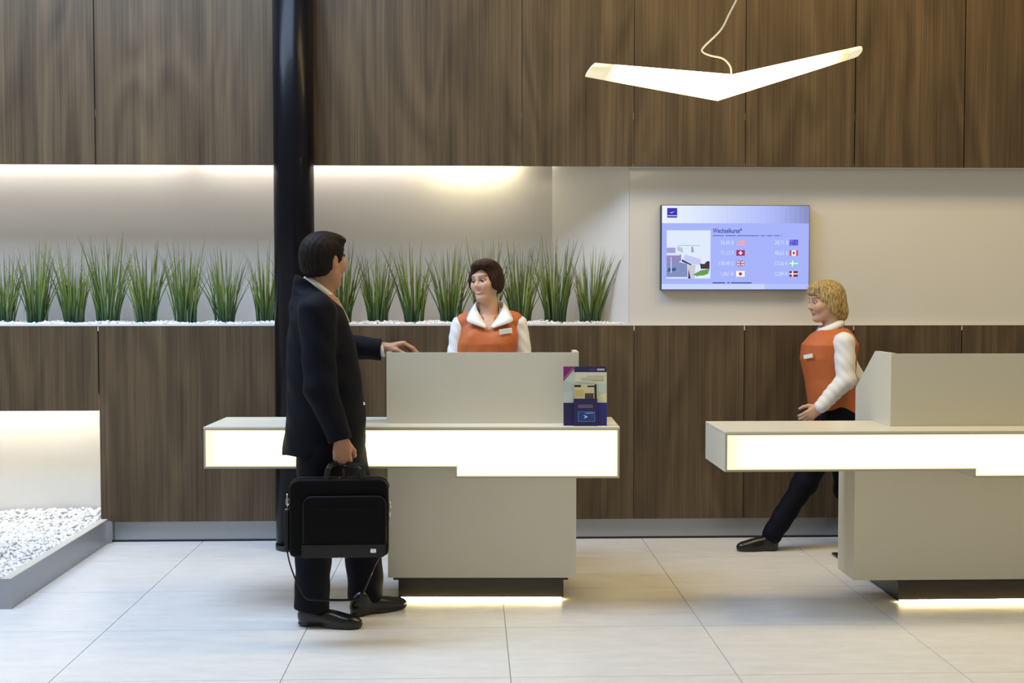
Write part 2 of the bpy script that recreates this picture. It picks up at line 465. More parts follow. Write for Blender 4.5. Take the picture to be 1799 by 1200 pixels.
# column
CXc = at(517.5, 500, 7.02)[0]; CR = 0.117
bm = bmesh.new()
bmesh.ops.create_cone(bm, cap_ends=True, segments=64, radius1=CR, radius2=CR, depth=CEIL - .004)
colm = link('column', bm_mesh('column', bm, 'side'), M['black_gloss'], None, (CXc, 7.02, CEIL / 2 + .001))
tag(colm, 'tall round glossy black column in front of wall', 'column', kind='structure')
bm = bmesh.new()
bmesh.ops.create_cone(bm, cap_ends=True, segments=64, radius1=CR + .004, radius2=CR + .004, depth=.03)
link('collar', bm_mesh('collar', bm, 'side'), M['black'], colm, (0, 0, -CEIL / 2 + .016))

# ------------------------------------------------------------------ pebbles (stuff)
def pebble_bed(name, spots, size, mat, label, loc):
    bm = bmesh.new(); bmesh.ops.create_icosphere(bm, subdivisions=1, radius=1)
    V = np.array([v.co[:] for v in bm.verts]); F = np.array([[v.index for v in f.verts] for f in bm.faces]); bm.free()
    bm = bmesh.new(); bmesh.ops.create_icosphere(bm, subdivisions=1, radius=1); bm.free()
    n = len(spots)
    ang = rng.uniform(0, 6.28, n); tl = rng.uniform(-.5, .5, (n, 2))
    s = rng.uniform(.6, 1.15, (n, 1)) * size * np.column_stack([np.ones(n), rng.uniform(.65, 1, n), rng.uniform(.45, .75, n)])
    P = V[None] * s[:, None, :]
    P = P * (1 + 0.16 * np.sin(7 * V[None, :, [1, 2, 0]] + ang[:, None, None]))
    c, sn = np.cos(ang), np.sin(ang)
    x = P[..., 0] * c[:, None] - P[..., 1] * sn[:, None]; y = P[..., 0] * sn[:, None] + P[..., 1] * c[:, None]
    z = P[..., 2] + x * tl[:, :1] + y * tl[:, 1:]
    P = np.stack([x, y, z], -1) + spots[:, None, :]
    me = bpy.data.meshes.new(name)
    FF = (F[None] + (np.arange(n) * len(V))[:, None, None]).reshape(-1, 3)
    me.from_pydata((P.reshape(-1, 3) - np.array(loc)).tolist(), [], FF.tolist()); me.update()
    for p in me.polygons: p.use_smooth = True
    o = link(name, me, mat, None, loc); tag(o, label, 'pebbles', kind='stuff')
    return o

n = 7000
xs = rng.uniform(-4.3, XA - .02, n); ys = rng.uniform(Y_LOW + .022, Y_NICHE - .012, n)
lim = np.where(xs > XB, Y_NICHE - (xs - XB) / (XA - XB) * (Y_NICHE - Y_WHITE) - .015, 9)
keep = ys < lim
xs, ys = xs[keep], ys[keep]
hump = .010 + .012 * (np.sin(xs * 19) * .5 + .5) * np.clip((ys - Y_LOW) / .12, 0, 1)
zs = Z_LEDGE - .004 + hump * rng.uniform(.2, 1, len(xs)) + .006
pebble_bed('pebbles', np.column_stack([xs, ys, zs]), .0135, M['pebble'], 'white pebbles strewn along the ledge around the grass', (0, 7.4, Z_LEDGE))

# floor planter
pl = empty('planter', (-3.4, 5.69, 0)); tag(pl, 'low grey metal planter frame filled with white gravel', 'planter')
def pchild(o):
    o.parent = pl; o.location = Vector(o.location) - Vector(pl.location); return o
PX, PY = -2.205, 5.69
PH = 0.146
pchild(box('side_panel', (PX - .004, PY, 0), (PX, 7.2, PH), M['steel']))
pchild(box('front_panel', (X0 + .6, PY - .004, 0), (PX, PY, PH), M['steel']))
pchild(box('side_rim', (PX - .05, PY, PH - .03), (PX - .0045, 7.45, PH + .0005), M['rim']))
pchild(box('front_rim', (X0 + .6, PY + .0005, PH - .03), (PX - .05, PY + .012, PH + .0005), M['rim']))
pchild(box('bed_base', (X0 + .6, PY + .001, .002), (PX - .05, 7.45, PH - .035), M['white_matt']))
pchild(box('corner_bracket', (PX - .002, 7.19, 0.004), (PX + .022, 7.215, PH - .01), M['chrome']))
n = 12500
xs = rng.uniform(-4.6, PX - .06, n); ys = rng.uniform(PY + .02, 7.44, n)
zs = PH - .026 + rng.uniform(0, .016, n) + .012 * np.sin(xs * 7 + ys * 3) * np.sin(ys * 5)+ .03 * np.clip((ys - 7.2) / .2, 0, 1)
pebble_bed('pebbles', np.column_stack([xs, ys, zs]), .0165, M['pebble'], 'white gravel bed filling the low metal planter', (-3.4, 6.5, .1))

# ------------------------------------------------------------------ grass clumps
def clump_mesh(seed, nb=84):
    r = np.random.default_rng(seed)
    V, F, C = [], [], []
    for b in range(nb):
        a = r.uniform(0, 6.283); rad = .058 * math.sqrt(r.uniform(0, 1))
        base = np.array([rad * math.cos(a) * 1.1, rad * math.sin(a) * .8, -.012])
        lean = r.uniform(.1, 1.0)
        out = np.array([math.cos(a + r.normal(0, .5)) * 1.15, math.sin(a + r.normal(0, .5)) * .45, 0])
        Hh = r.uniform(.30, .56) * (1 - .12 * lean)
        spread = lean * r.uniform(.07, .24)
        w = r.uniform(.0022, .0048)
        side = np.array([math.cos(r.uniform(-.9, .9)), math.sin(r.uniform(-.9, .9)), 0])
        droop = r.uniform(0, .05) * lean
        tint = r.uniform(0, 1)
        nS = 6
        i0 = len(V)
        for k in range(nS + 1):
            t = k / nS
            c = base + out * spread * (t ** 1.35) * (Hh / .5) + np.array([0, 0, Hh * t - droop * t ** 3])
            ww = w * (1.0 - .15 * t) * (1 - t ** 3) + .0004
            V.append(c - side * ww); V.append(c + side * ww)
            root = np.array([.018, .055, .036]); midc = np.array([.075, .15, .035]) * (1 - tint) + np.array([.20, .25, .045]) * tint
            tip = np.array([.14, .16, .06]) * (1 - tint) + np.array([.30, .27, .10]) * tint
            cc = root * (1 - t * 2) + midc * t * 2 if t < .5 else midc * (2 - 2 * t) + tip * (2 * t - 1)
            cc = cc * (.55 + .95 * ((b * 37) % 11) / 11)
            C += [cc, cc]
        for k in range(nS):
            F.append((i0 + 2 * k, i0 + 2 * k + 1, i0 + 2 * k + 3, i0 + 2 * k + 2))
    me = bpy.data.meshes.new('grass_clump'); me.from_pydata([tuple(v) for v in V], [], F); me.update()
    at_ = me.attributes.new('Col', 'FLOAT_COLOR', 'POINT')
    at_.data.foreach_set('color', np.column_stack([np.array(C), np.ones(len(C))]).astype(np.float32).ravel())
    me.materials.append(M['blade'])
    return me
clumps = [clump_mesh(s) for s in (1, 2, 3, 4, 5)]
left_px = [468, 396, 326, 258, 190, 129, 65, 8, -56, -120]
right_px = [601, 664, 727, 791, 855, 914, 975, 1037]
ordn = ['first', 'second', 'third', 'fourth', 'fifth', 'sixth', 'seventh', 'eighth', 'ninth', 'tenth']
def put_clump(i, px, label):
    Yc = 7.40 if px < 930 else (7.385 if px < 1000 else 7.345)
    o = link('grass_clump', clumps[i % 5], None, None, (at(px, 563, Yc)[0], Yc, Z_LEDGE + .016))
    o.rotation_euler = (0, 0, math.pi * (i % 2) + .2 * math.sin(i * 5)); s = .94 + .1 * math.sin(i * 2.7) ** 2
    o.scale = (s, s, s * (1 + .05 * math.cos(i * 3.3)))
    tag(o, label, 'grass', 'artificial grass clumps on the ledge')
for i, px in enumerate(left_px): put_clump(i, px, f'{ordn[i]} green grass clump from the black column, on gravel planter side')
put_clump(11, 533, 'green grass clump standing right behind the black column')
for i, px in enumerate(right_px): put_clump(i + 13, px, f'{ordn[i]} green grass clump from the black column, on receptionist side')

# ------------------------------------------------------------------ reception desks
KD = 1.03
def zk(z): return CAMH - (CAMH - z) * KD
def reception_desk(loc, rz, label, zl, zr, step, body, scr_, plinth, length=1.9):
    r = empty('reception_desk', loc, rz); tag(r, label, 'desk')
    D, ZT, zl, zr, step, length = .44 * KD, zk(.9), zk(zl), zk(zr), step * KD, length * KD
    out = [(0, ZT - .012), (0, zl), (step, zl), (step, zr), (length, zr), (length, ZT - .012)]
    def inset(e, t): return [(e, ZT - t), (e, zl + e), (step + e, zl + e), (step + e, zr + e), (length - e, zr + e), (length - e, ZT - t)]
    ct = prism('counter', out, 'y', .003, D, M['desk'], r)
    prism('front_frame', out, 'y', 0, .0028, M['desk_edge'], ct)
    box('counter_top', (-.001, -.001, ZT - .0118), (length + .001, D, ZT), M['desk'], r, bevel=.002)
    lp = prism('light_panel', inset(.017, .023), 'y', -.002, -.0002, M['panel_light'], r)
    prism('panel_rim', inset(.010, .016), 'y', -.0015, -.0002, M['panel_rim'], lp)
    # pedestal, hung clear of the floor on a dark plinth
    bx0, bx1, by = [v * KD for v in body]; zb = zk(.165)
    prism('pedestal', [(bx0, zb), (bx1, zb), (bx1, zr - .0005), (step, zr - .0005), (step - .0005, zl - .0005), (bx0, zl - .0005)], 'y', by, by + .25, M['desk'], r)
    px0, px1, py0, py1 = plinth
    box('plinth', (px0, py0, .012), (px1, py0 + .45, zb - .016), M['plinth'], r, bevel=.002)
    box('under_tray', (px0 - .02, by + .02, zb - .015), (px1 + .02, py0 + .46, zb - .001), M['black'], r)
    box('floor_plate', (px0, py0 + .451, 0), (px1, py1, .014), M['black'], r)
    box('light_strip', (px0 + .01, py0 + .002, .0055), (px1 - .01, py0 + .016, .0115), M['under_light'], r)
    box('plinth_foot', (px0 + .01, py0 + .02, 0), (px1 - .01, py0 + .44, .0118), M['black'], r)
    # privacy screen: two cheeks, front, sunk shelf and sloping back
    x0, x1, y0 = [v * KD for v in scr_]; zt = zk(1.235)
    prof = [(y0, ZT + .0005), (y0, zt), (y0 + .226, zt), (y0 + .515, zk(1.037)), (y0 + .515, .78), (D + .003, .78), (D + .003, ZT + .0005)]
    t = .024
    prism('screen_cheek', prof, 'x', x0, x0 + t, M['desk'], r)
    prism('screen_cheek', prof, 'x', x1 - t, x1, M['desk'], r)
    box('screen_front', (x0 + t, y0, ZT + .0005), (x1 - t, y0 + .018, zt - .003), M['desk'], r)
    box('screen_shelf', (x0 + t, y0 + .018, zt - .023), (x1 - t, y0 + .220, zt - .013), M['glass_shelf'], r)
    prism('screen_back', [(y0 + .22, zt - .013), (y0 + .51, zk(1.03)), (y0 + .51, zk(1.01)), (y0 + .22, zt - .035)], 'x', x0 + t, x1 - t, M['desk'], r)
    # staff side: worktop on two panels, standing on the plinth
    wx0, wx1 = px0 + .03, px1 - .03; wy = max(D, by + .25) + .01
    box('worktop', (wx0, wy, .70), (wx1, wy + .25, .728), M['desk'], r)
    for xx in (wx0 + .01, wx1 - .03):
        box('support_panel', (xx, wy, zb), (xx + .02, wy + .18, .699), M['desk'], r)
    return r
desk1 = reception_desk((-1.228 * KD, 5.430 * KD, 0), math.radians(-1.8), 'white reception desk with glowing stepped front, brochure display on its counter',
                       .709, .664, 1.147, (.822, 1.712, .165), (.820, 1.722, .155), (.891, 1.705, .237, 1.25))
desk2 = reception_desk((1.112 * KD, 5.160 * KD, 0), 0.0, 'white reception desk with glowing stepped front and an empty counter, near the person walking past',
                       .722, .690, 1.112, (.672, 1.75, .285), (.805, 1.72, .195), (.932, 1.72, .352, 1.42))

# ------------------------------------------------------------------ brochure display on the counter
bY = 5.425 * KD
bL, bR = at(990, 748, bY)[0], at(1066, 748, bY)[0]
bw = bR - bL; bh = .272 * KD
br = empty('brochure_display', ((bL + bR) / 2, bY, zk(.9) + .0005), math.radians(-1.8)); tag(br, 'blue cardboard brochure display standing on glowing reception counter', 'display')
lean = math.radians(-5)
def bl(o):  # tilt the pieces back with the board
    o.rotation_euler = (lean, 0, 0); o.parent = br; return o
def bquad(name, pts, mat, lift, parent=None):
    """flat print, pts as fractions of the board (u right, v up)"""
    P = [((u - .5) * bw, -.002 - lift, v * bh) for u, v in pts]
    o = quad(name, P, mat)
    if parent is None: bl(o)
    else: o.parent = parent
    return o
bm = bmesh.new()
c = [(0, 0), (1, 0), (1, .985), (.985, 1), (0, 1)]
A = [bm.verts.new(((u - .5) * bw, -.002, v * bh)) for u, v in c]; B = [bm.verts.new(((u - .5) * bw, .002, v * bh)) for u, v in c]
bm.faces.new(A); bm.faces.new(B[::-1])
for i in range(5): bm.faces.new([A[i], B[i], B[(i + 1) % 5], A[(i + 1) % 5]])
P_ = lambda n, h: printed(n, h)
sky_m = P_('print_sky', '#c3cbc0')
board = bl(link('board', bm_mesh('board', bm), sky_m))
navy = P_('print_navy', '#241f52'); blue = P_('print_blue', '#2b2a86'); mag = P_('print_magenta', '#7a1a68')
cream = P_('print_cream', '#e4deb2'); dk = P_('print_dark', '#17150f'); grey = P_('print_grey', '#b9b4c8')
bquad('cloud_print', [(.25, .74), (1, .70), (1, .905), (.3, .905)], P_('print_cloud', '#d8d6c0'), .0003, board)
bquad('cloud_print', [(0, .55), (.35, .62), (.2, .72), (0, .76)], P_('print_teal', '#b3c3b8'), .0003, board)
bquad('cloud_print', [(.78, .40), (1, .40), (1, .56), (.78, .50)], cream, .0003, board)
bquad('header_band', [(.25, .905), (1, .905), (1, .985), (.985, 1), (.25, 1)], navy, .0005, board)
bquad('header_lettering', [(.60, .935), (.76, .935), (.76, .958), (.60, .958)], P_('print_violet', '#4d447c'), .0008, board)
bquad('header_lettering', [(.78, .932), (.95, .932), (.95, .965), (.78, .965)], grey, .0008, board)
bquad('corner_banner', [(0, .75), (.30, 1), (0, 1)], mag, .0008, board)
bquad('corner_banner', [(.0, .80), (.03, .79), (.26, .98), (.22, .98)], P_('print_pink', '#a0589a'), .0011, board)
for v, u0 in ((.832, .55), (.80, .40), (.77, .40), (.755, .66)):
    bquad('text_line', [(u0, v), (.94, v), (.94, v + .008), (u0, v + .008)], P_('print_tan', '#a89f74'), .0008, board)
bquad('lower_band', [(0, 0), (1, 0), (1, .385), (0, .385)], navy, .0005, board)
bquad('lower_band', [(.62, 0), (1, 0), (1, .385), (.80, .385)], blue, .0008, board)
# pocket with a leaflet and a card
lf = bl(box('leaflet', ((.25 - .5) * bw, -.007, .26 * bh), ((.76 - .5) * bw, -.0055, .70 * bh), P_('print_beach', '#cfc79c')))
def lquad(name, u0, v0, u1, v1, mat, lift, par):
    cx, cy, cz = par.location
    o = quad(name, [((u0 - .5) * bw - cx, -lift - cy, v0 * bh - cz), ((u1 - .5) * bw - cx, -lift - cy, v0 * bh - cz),
                    ((u1 - .5) * bw - cx, -lift - cy, v1 * bh - cz), ((u0 - .5) * bw - cx, -lift - cy, v1 * bh - cz)], mat, par)
    return o
lquad('photo_print', .25, .655, .40, .69, dk, .0073, lf); lquad('photo_print', .55, .655, .71, .68, dk, .0073, lf)
lquad('photo_print', .71, .46, .76, .70, dk, .0074, lf); lquad('photo_print', .26, .50, .46, .60, P_('print_sand', '#cbb061'), .0073, lf)
lquad('photo_print', .49, .46, .69, .55, P_('print_umber', '#4a3f30'), .0073, lf)
pk = bl(box('pocket', ((.23 - .5) * bw, -.016, .0), ((.775 - .5) * bw, -.009, .46 * bh), navy))
lquad('pocket_label', .33, .30, .67, .36, P_('print_slate', '#5c5872'), .0163, pk)
cd = bl(box('card', ((.325 - .5) * bw, -.0195, .07 * bh), ((.72 - .5) * bw, -.0165, .245 * bh), P_('print_card_edge', '#5f7fb4')))
lquad('card_print', .34, .08, .705, .238, P_('print_card', '#1f3c86'), .0198, cd)
lquad('card_print', .50, .212, .69, .225, P_('print_pale', '#9db2d8'), .0201, cd)
cxl = cd.location
quad('card_emblem', [((u - .5) * bw - cxl[0], -.0202 - cxl[1], v * bh - cxl[2]) for u, v in ((.45, .19), (.56, .155), (.47, .125), (.49, .157))], P_('print_emblem', '#c6d4ea'), cd)
prism('easel', [(.003, 0), (.07, 0), (.025, .8 * bh)], 'x', -.03, .03, P_('print_back', '#d8d8d4'), br)

# ------------------------------------------------------------------ wall display
TY = 7.222
tl_, tr_ = at(1163, 361, TY), at(1420.5, 508.5, TY)
TWd, THt = tr_[0] - tl_[0], tl_[2] - tr_[2]
tv = empty('wall_display', ((tl_[0] + tr_[0]) / 2, TY, tr_[2])); tag(tv, 'flat wall screen showing exchange rates beside small flags', 'screen')
box('housing', (-TWd / 2 - .004, .002, -.004), (TWd / 2 + .004, Y_WHITE - TY - .001, THt + .004), M['black'], tv, bevel=.002)
S1 = 0.98
scr = quad('screen', [(-TWd / 2, 0, 0), (TWd / 2, 0, 0), (TWd / 2, 0, THt), (-TWd / 2, 0, THt)], printed('screen_blue', '#a4b2fb', S1), tv)
def U(u): return (u - .5) * TWd
def V_(v): return (1 - v) * THt
_l = [0.0]
def sq(name, pts, hexc, lift=1, par=scr):
    _l[0] += .00001
    return quad(name, [(U(u), -.0004 * lift - _l[0], V_(v)) for u, v in pts], printed('screen_' + hexc[1:], hexc, S1), par)
def sr(name, u0, v0, u1, v1, hexc, lift=1): return sq(name, [(u0, v1), (u1, v1), (u1, v0), (u0, v0)], hexc, lift)
# header band that pales to one side
hd_key = ['#e9f1fe', '#e4edfe', '#dce6fe', '#d2ddfd', '#c6d1fc', '#bcc8fb', '#b2befa', '#a6b2f2', '#939edb', '#8088bb']
def mixhex(a, b, t): return '#' + ''.join('%02x' % round(int(a[i:i + 2], 16) * (1 - t) + int(b[i:i + 2], 16) * t) for i in (1, 3, 5))
for k in range(30):
    f_ = k / 30 * 9; i_ = int(f_); sr('header_band', k / 30, 0, (k + 1) / 30 + .0005, .21, mixhex(hd_key[i_], hd_key[min(9, i_ + 1)], f_ - i_))
sr('footer_band', 0, .935, .7, 1, '#c6d4fd'); sr('footer_band', .7, .935, 1, 1, '#b2c0fc')
sr('emblem', .035, .03, .103, .145, '#2b1fb0', 2)
sr('emblem_line', .037, .118, .101, .126, '#dfe4ff', 3)
sq('emblem_swoosh', [(.050, .085), (.066, .092), (.088, .066), (.066, .082)], '#cfd6ff', 3)
# room picture
sr('room_picture', .033, .295, .330, .87, '#dfeafc', 2)
def pic(pts, h, l=3): return sq('room_picture_detail', [(.033 + .297 * a, .295 + .575 * b) for a, b in pts], h, l)
pic([(0, .97), (.48, .97), (.47, .70), (.30, .66), (0, .70)], '#7d8cc0')
pic([(0, .70), (.22, .69), (.33, .63), (.33, .50), (0, .52)], '#8f86bd', 4)
pic([(0, .47), (.2, .47), (.2, .36), (0, .36)], '#9d9ede', 4)
pic([(0, .52), (.3, .52), (.3, .47), (0, .47)], '#dde3f8', 5)
pic([(.34, .60), (.58, .71), (.55, .725), (.35, .65)], '#1b1f3c', 5)
pic([(.38, .62), (.62, .71), (.78, .71), (.78, .60), (.42, .50)], '#c3c8f4', 4)
pic([(.50, 1), (.64, 1), (.66, .72), (.48, .72)], '#c9c6d6', 4)
pic([(.49, 1), (.55, 1), (.50, .80)], '#22304e', 5)
pic([(.78, .80), (.98, .80), (.98, .64), (.92, .64), (.86, .70), (.76, .69)], '#3a2433', 5)
pic([(.60, .92), (.75, .97), (.95, .90), (.98, .80), (.78, .83)], '#5f9a4e', 6)
pic([(.74, 1), (.84, 1), (.86, .94), (.72, .94)], '#e6ecf8', 7)
pic([(.02, .86), (.20, .84), (.22, .78), (.04, .78)], '#3e4a80', 6)
pic([(.09, .88), (.12, .88), (.11, .55), (.09, .55)], '#b9d2e0', 7)
pic([(.25, .32), (.76, .32), (.76, .31), (.25, .31)], '#98a3bd', 4)
pic([(.56, .45), (.62, .46), (.60, .34), (.56, .34)], '#93a2b0', 5)
pic([(.24, .42), (.38, .47), (.36, .37), (.24, .33)], '#b9c6cf', 4)
# writing
def st(body, u, v, size, hexc, align='LEFT', sx=.8, bold=0.0):
    text_mesh('screen_text', body, size, printed('screen_text_' + hexc[1:], hexc, S1), scr, (U(u), -.003, V_(v)), align, sx=sx, bold=bold)
st('Wechselkurse*', .345, .325, .040, '#26308c', sx=.72, bold=.0006)
def line(v, segs, hexc, h=.012):
    for a, b in segs: sr('text_line', a, v, b, v + h, hexc, 4)
line(.352, ((.345, .42), (.43, .50), (.51, .66), (.67, .70), (.71, .75), (.76, .80), (.81, .815)), '#5e6ecb')
line(.915, ((.345, .43), (.445, .46), (.47, .61)), '#3947a8', .014)
vals = [('26,60 $', '28,71 $'), ('71,12 F', '48,61 $'), ('138,49 £', '13,56 K'), ('1,061 ¥', '12,89 K')]
fv = [.405, .530, .655, .780]
for (a, b), v in zip(vals, fv):
    st(a, .487, v + .056, .034, '#d6e2ff', 'RIGHT'); st(b, .857, v + .056, .034, '#d6e2ff', 'RIGHT')
def flag(u, v, kind):
    w, h = .058, .068
    def R(a, b, c, d, hx, l=4): sr('flag', u + w * a, v + h * b, u + w * c, v + h * d, hx, l)
    def Q(pts, hx, l=5): sq('flag', [(u + w * a, v + h * b) for a, b in pts], hx, l)
    if kind == 'us':
        R(0, 0, 1, 1, '#d9c0ea'); [R(.0, k / 7, 1, k / 7 + .08, '#e9929e', 5) for k in range(0, 7)]; R(0, 0, .42, .54, '#a9b4f4', 6)
    elif kind == 'ch': R(0, 0, 1, 1, '#9c1c56'); R(.4, .2, .6, .8, '#ffe2ee', 5); R(.27, .4, .73, .62, '#ffe2ee', 5)
    elif kind == 'uk':
        R(0, 0, 1, 1, '#3b3f96'); Q([(0, .12), (.1, 0), (1, .88), (.9, 1)], '#e4dcf2'); Q([(0, .88), (.1, 1), (1, .12), (.9, 0)], '#e4dcf2')
        R(.38, 0, .62, 1, '#f0e6f6', 6); R(0, .32, 1, .68, '#f0e6f6', 6); R(.44, 0, .56, 1, '#b23258', 7); R(0, .41, 1, .59, '#b23258', 7)
    elif kind == 'jp': R(0, 0, 1, 1, '#fbf6fb'); Q([(.5 + .2 * math.cos(a), .5 + .30 * math.sin(a)) for a in [k * math.pi / 8 for k in range(16)]], '#a83a44')
    elif kind == 'au':
        R(0, 0, 1, 1, '#3f4fd6'); R(.0, .2, .5, .32, '#c070b0', 5); R(.2, 0, .3, .5, '#c070b0', 5); R(.22, .7, .3, .82, '#d2dcff', 5)
        for a, b in ((.75, .2), (.65, .5), (.85, .45), (.75, .8)): R(a, b, a + .06, b + .08, '#cfd8ff', 5)
    elif kind == 'ca': R(0, 0, 1, 1, '#fbeef2'); R(0, 0, .24, 1, '#c04a62', 5); R(.76, 0, 1, 1, '#c04a62', 5); Q([(.5, .15), (.64, .5), (.5, .85), (.36, .5)], '#7d2036')
    elif kind == 'se': R(0, 0, 1, 1, '#8fc0dc'); R(.3, 0, .45, 1, '#e8ffd6', 5); R(0, .4, 1, .58, '#e8ffd6', 5)
    elif kind == 'dk': R(0, 0, 1, 1, '#6b1f45'); R(.3, 0, .46, 1, '#ffe6f0', 5); R(0, .4, 1, .6, '#ffe6f0', 5)
for k, (a, b) in enumerate((('us', 'au'), ('ch', 'ca'), ('uk', 'se'), ('jp', 'dk'))):
    flag(.505, fv[k], a); flag(.867, fv[k], b)

# ------------------------------------------------------------------ pendant lamp
PLY = 5.15
lamp = empty('pendant_lamp', tuple(at(1273, 153, PLY))); tag(lamp, 'glowing white boomerang pendant lamp hanging on a thin cord', 'lamp')
lo_ = np.array(lamp.location)
def lring(bt, tp, Y, hd, n=24):
    """elliptical section between its lowest and highest point"""
    b_, t_ = at(*bt, Y), at(*tp, Y)
    c_ = (b_ + t_) / 2; up_ = (t_ - b_) / 2
    ax = np.array([0, 1, 0]) * hd
    return [c_ + up_ * math.sin(a) + ax * math.cos(a) - lo_ for a in [2 * math.pi * k / n for k in range(n)]]
def interp(p, q, t): return (p[0] + (q[0] - p[0]) * t, p[1] + (q[1] - p[1]) * t)
def loft(name, rings, mat, cap0=True, cap1=True):
    bm = bmesh.new(); R_ = [[bm.verts.new(v) for v in r] for r in rings]
    n = len(R_[0])
    for a, b in zip(R_[:-1], R_[1:]):
        for k in range(n): bm.faces.new([a[k], a[(k + 1) % n], b[(k + 1) % n], b[k]])
    if cap0: bm.faces.new(R_[0][::-1])
    if cap1: bm.faces.new(R_[-1])
    return link(name, bm_mesh(name, bm, True), mat, lamp)
mb, mt = (1262, 176.5), (1285, 131.5)
lb, lt = (1029, 134.5), (1046, 111)
rb_, rt_ = (1503, 101), (1507, 82)
LY, MY, RY = 4.98, 5.17, 5.27
def sec(side, t):
    eb, et, eY = (lb, lt, LY) if side == 'l' else (rb_, rt_, RY)
    return lring(interp(mb, eb, t), interp(mt, et, t), MY + (eY - MY) * t, .088 + (.045 - .088) * t)
ts = [0, .2, .4, .6, .8, .86]
loft('diffuser_arm', [sec('l', t) for t in ts], M['lamp_light'])
loft('diffuser_arm', [sec('r', t) for t in ts + [.92]], M['lamp_light'])
def shrink(r, f, d):
    c_ = np.mean(r, 0); return [c_ + (p - c_) * f + d for p in r]
le = sec('l', 1.0); re_ = sec('r', 1.0)
loft('end_cap', [sec('l', .8605), sec('l', .93), le, shrink(le, .93, np.array([-.004, -.002, 0])), shrink(le, .5, np.array([-.008, -.003, .0]))], M['lamp_end'])
loft('end_cap', [sec('r', .9205), sec('r', .97), re_, shrink(re_, .9, np.array([.010, 0, .003])), shrink(re_, .55, np.array([.018, 0, .005]))], M['lamp_end'])
cp = [at(1285, 131, 5.17), at(1282.5, 116, 5.18), at(1270, 103, 5.18), at(1248, 97.5, 5.18), at(1234.5, 91, 5.18), at(1237, 82, 5.18), at(1266, 53, 5.18), at(1281, 25, 5.18), at(1294, 0, 5.18)]
top = cp[-1] + (cp[-1] - cp[-2]) * 6
dv = cp[-1] - cp[-2]
cp += [cp[-1] + dv * 1.1, cp[-1] + dv * 2.4, cp[-1] + dv * 4.0 + np.array([-.01, 0, .06])]
cp += [np.array([top[0], 5.18, z_]) for z_ in (cp[-1][2] + .35, (cp[-1][2] + CEIL) / 2 + .2, CEIL - .01)]
tube('cord', [p - lo_ for p in catmull(cp, 8)], .0038, mat=M['cord'], parent=lamp, nseg=8, up=(0, 1, 0))
bm = bmesh.new(); bmesh.ops.create_cone(bm, cap_ends=True, segments=32, radius1=.055, radius2=.06, depth=.03)
link('ceiling_rose', bm_mesh('ceiling_rose', bm), M['white_matt'], lamp, tuple(np.array([top[0], 5.18, CEIL - .016]) - lo_))

# ------------------------------------------------------------------ smooth bodies: distance fields meshed with surface nets
def nrm(v): v = np.array(v, float); return v / np.linalg.norm(v)
def cone(a, b, ra, rb, k=.02): return ('c', np.array(a, float), np.array(b, float), ra, rb, k)
def ell(c, r, Mx=None, k=.02): return ('e', np.array(c, float), np.array(r, float), np.eye(3) if Mx is None else np.array(Mx, float), k)
def sub(c, r, Mx=None, k=.01): return ('s', np.array(c, float), np.array(r, float), np.eye(3) if Mx is None else np.array(Mx, float), k)
def cut(c, n, k=.004): return ('p', np.array(c, float), nrm(n), k)
def grp(ops, k=.02): return ('g', ops, k)
def stack(levels, F, p=2.2, k=.02):
    """elliptical sections one above another: (z, x, y, half depth along F, half width)"""
    return ('l', np.array(levels, float), nrm(F), p, k)

def field(ops, P, fold=None):
    d = np.full(len(P), 9.0, np.float32)
    for o in ops:
        if o[0] == 'c':
            _, a, b, ra, rb, k = o
            ab = b - a; t = np.clip(((P - a) @ ab) / (ab @ ab + 1e-12), 0, 1)
            v = np.linalg.norm(P - a - t[:, None] * ab, axis=1) - (ra + t * (rb - ra))
        elif o[0] in 'es':
            _, c, r, Mx, k = o
            q = (P - c) @ Mx
            k0 = np.linalg.norm(q / r, axis=1); k1 = np.linalg.norm(q / (r * r), axis=1)
            v = k0 * (k0 - 1) / (k1 + 1e-6)
        elif o[0] == 'g':
            _, oo, k = o; v = field(oo, P)
        elif o[0] == 'p':
            _, c, n, k = o
            v = (P - c) @ n
        elif o[0] == 'l':
            _, L, F, p, k = o
            S = np.array([F[1], -F[0], 0]); z = P[:, 2]
            zz = np.clip(z, L[0, 0], L[-1, 0])
            cx, cy = np.interp(zz, L[:, 0], L[:, 1]), np.interp(zz, L[:, 0], L[:, 2])
            a, b = np.interp(zz, L[:, 0], L[:, 3]), np.interp(zz, L[:, 0], L[:, 4])
            dx, dy = P[:, 0] - cx, P[:, 1] - cy
            u = np.abs(dx * F[0] + dy * F[1]) / a; w = np.abs(dx * S[0] + dy * S[1]) / b
            v = ((u ** p + w ** p + 1e-9) ** (1 / p) - 1) * np.minimum(a, b)
            e = np.maximum(L[0, 0] - z, z - L[-1, 0])
            v = np.maximum(v, e)
        if o[0] in 'celg':
            h = np.maximum(k - np.abs(d - v), 0) / k
            d = np.minimum(d, v) - h * h * k * .25
        elif o[0] == 's':
            h = np.maximum(k - np.abs(d + v), 0) / k
            d = np.maximum(d, -v) + h * h * k * .25
        else:
            h = np.maximum(k - np.abs(d - v), 0) / k
            d = np.maximum(d, v) + h * h * k * .25
    if fold is not None: d = d + fold(P)
    return d

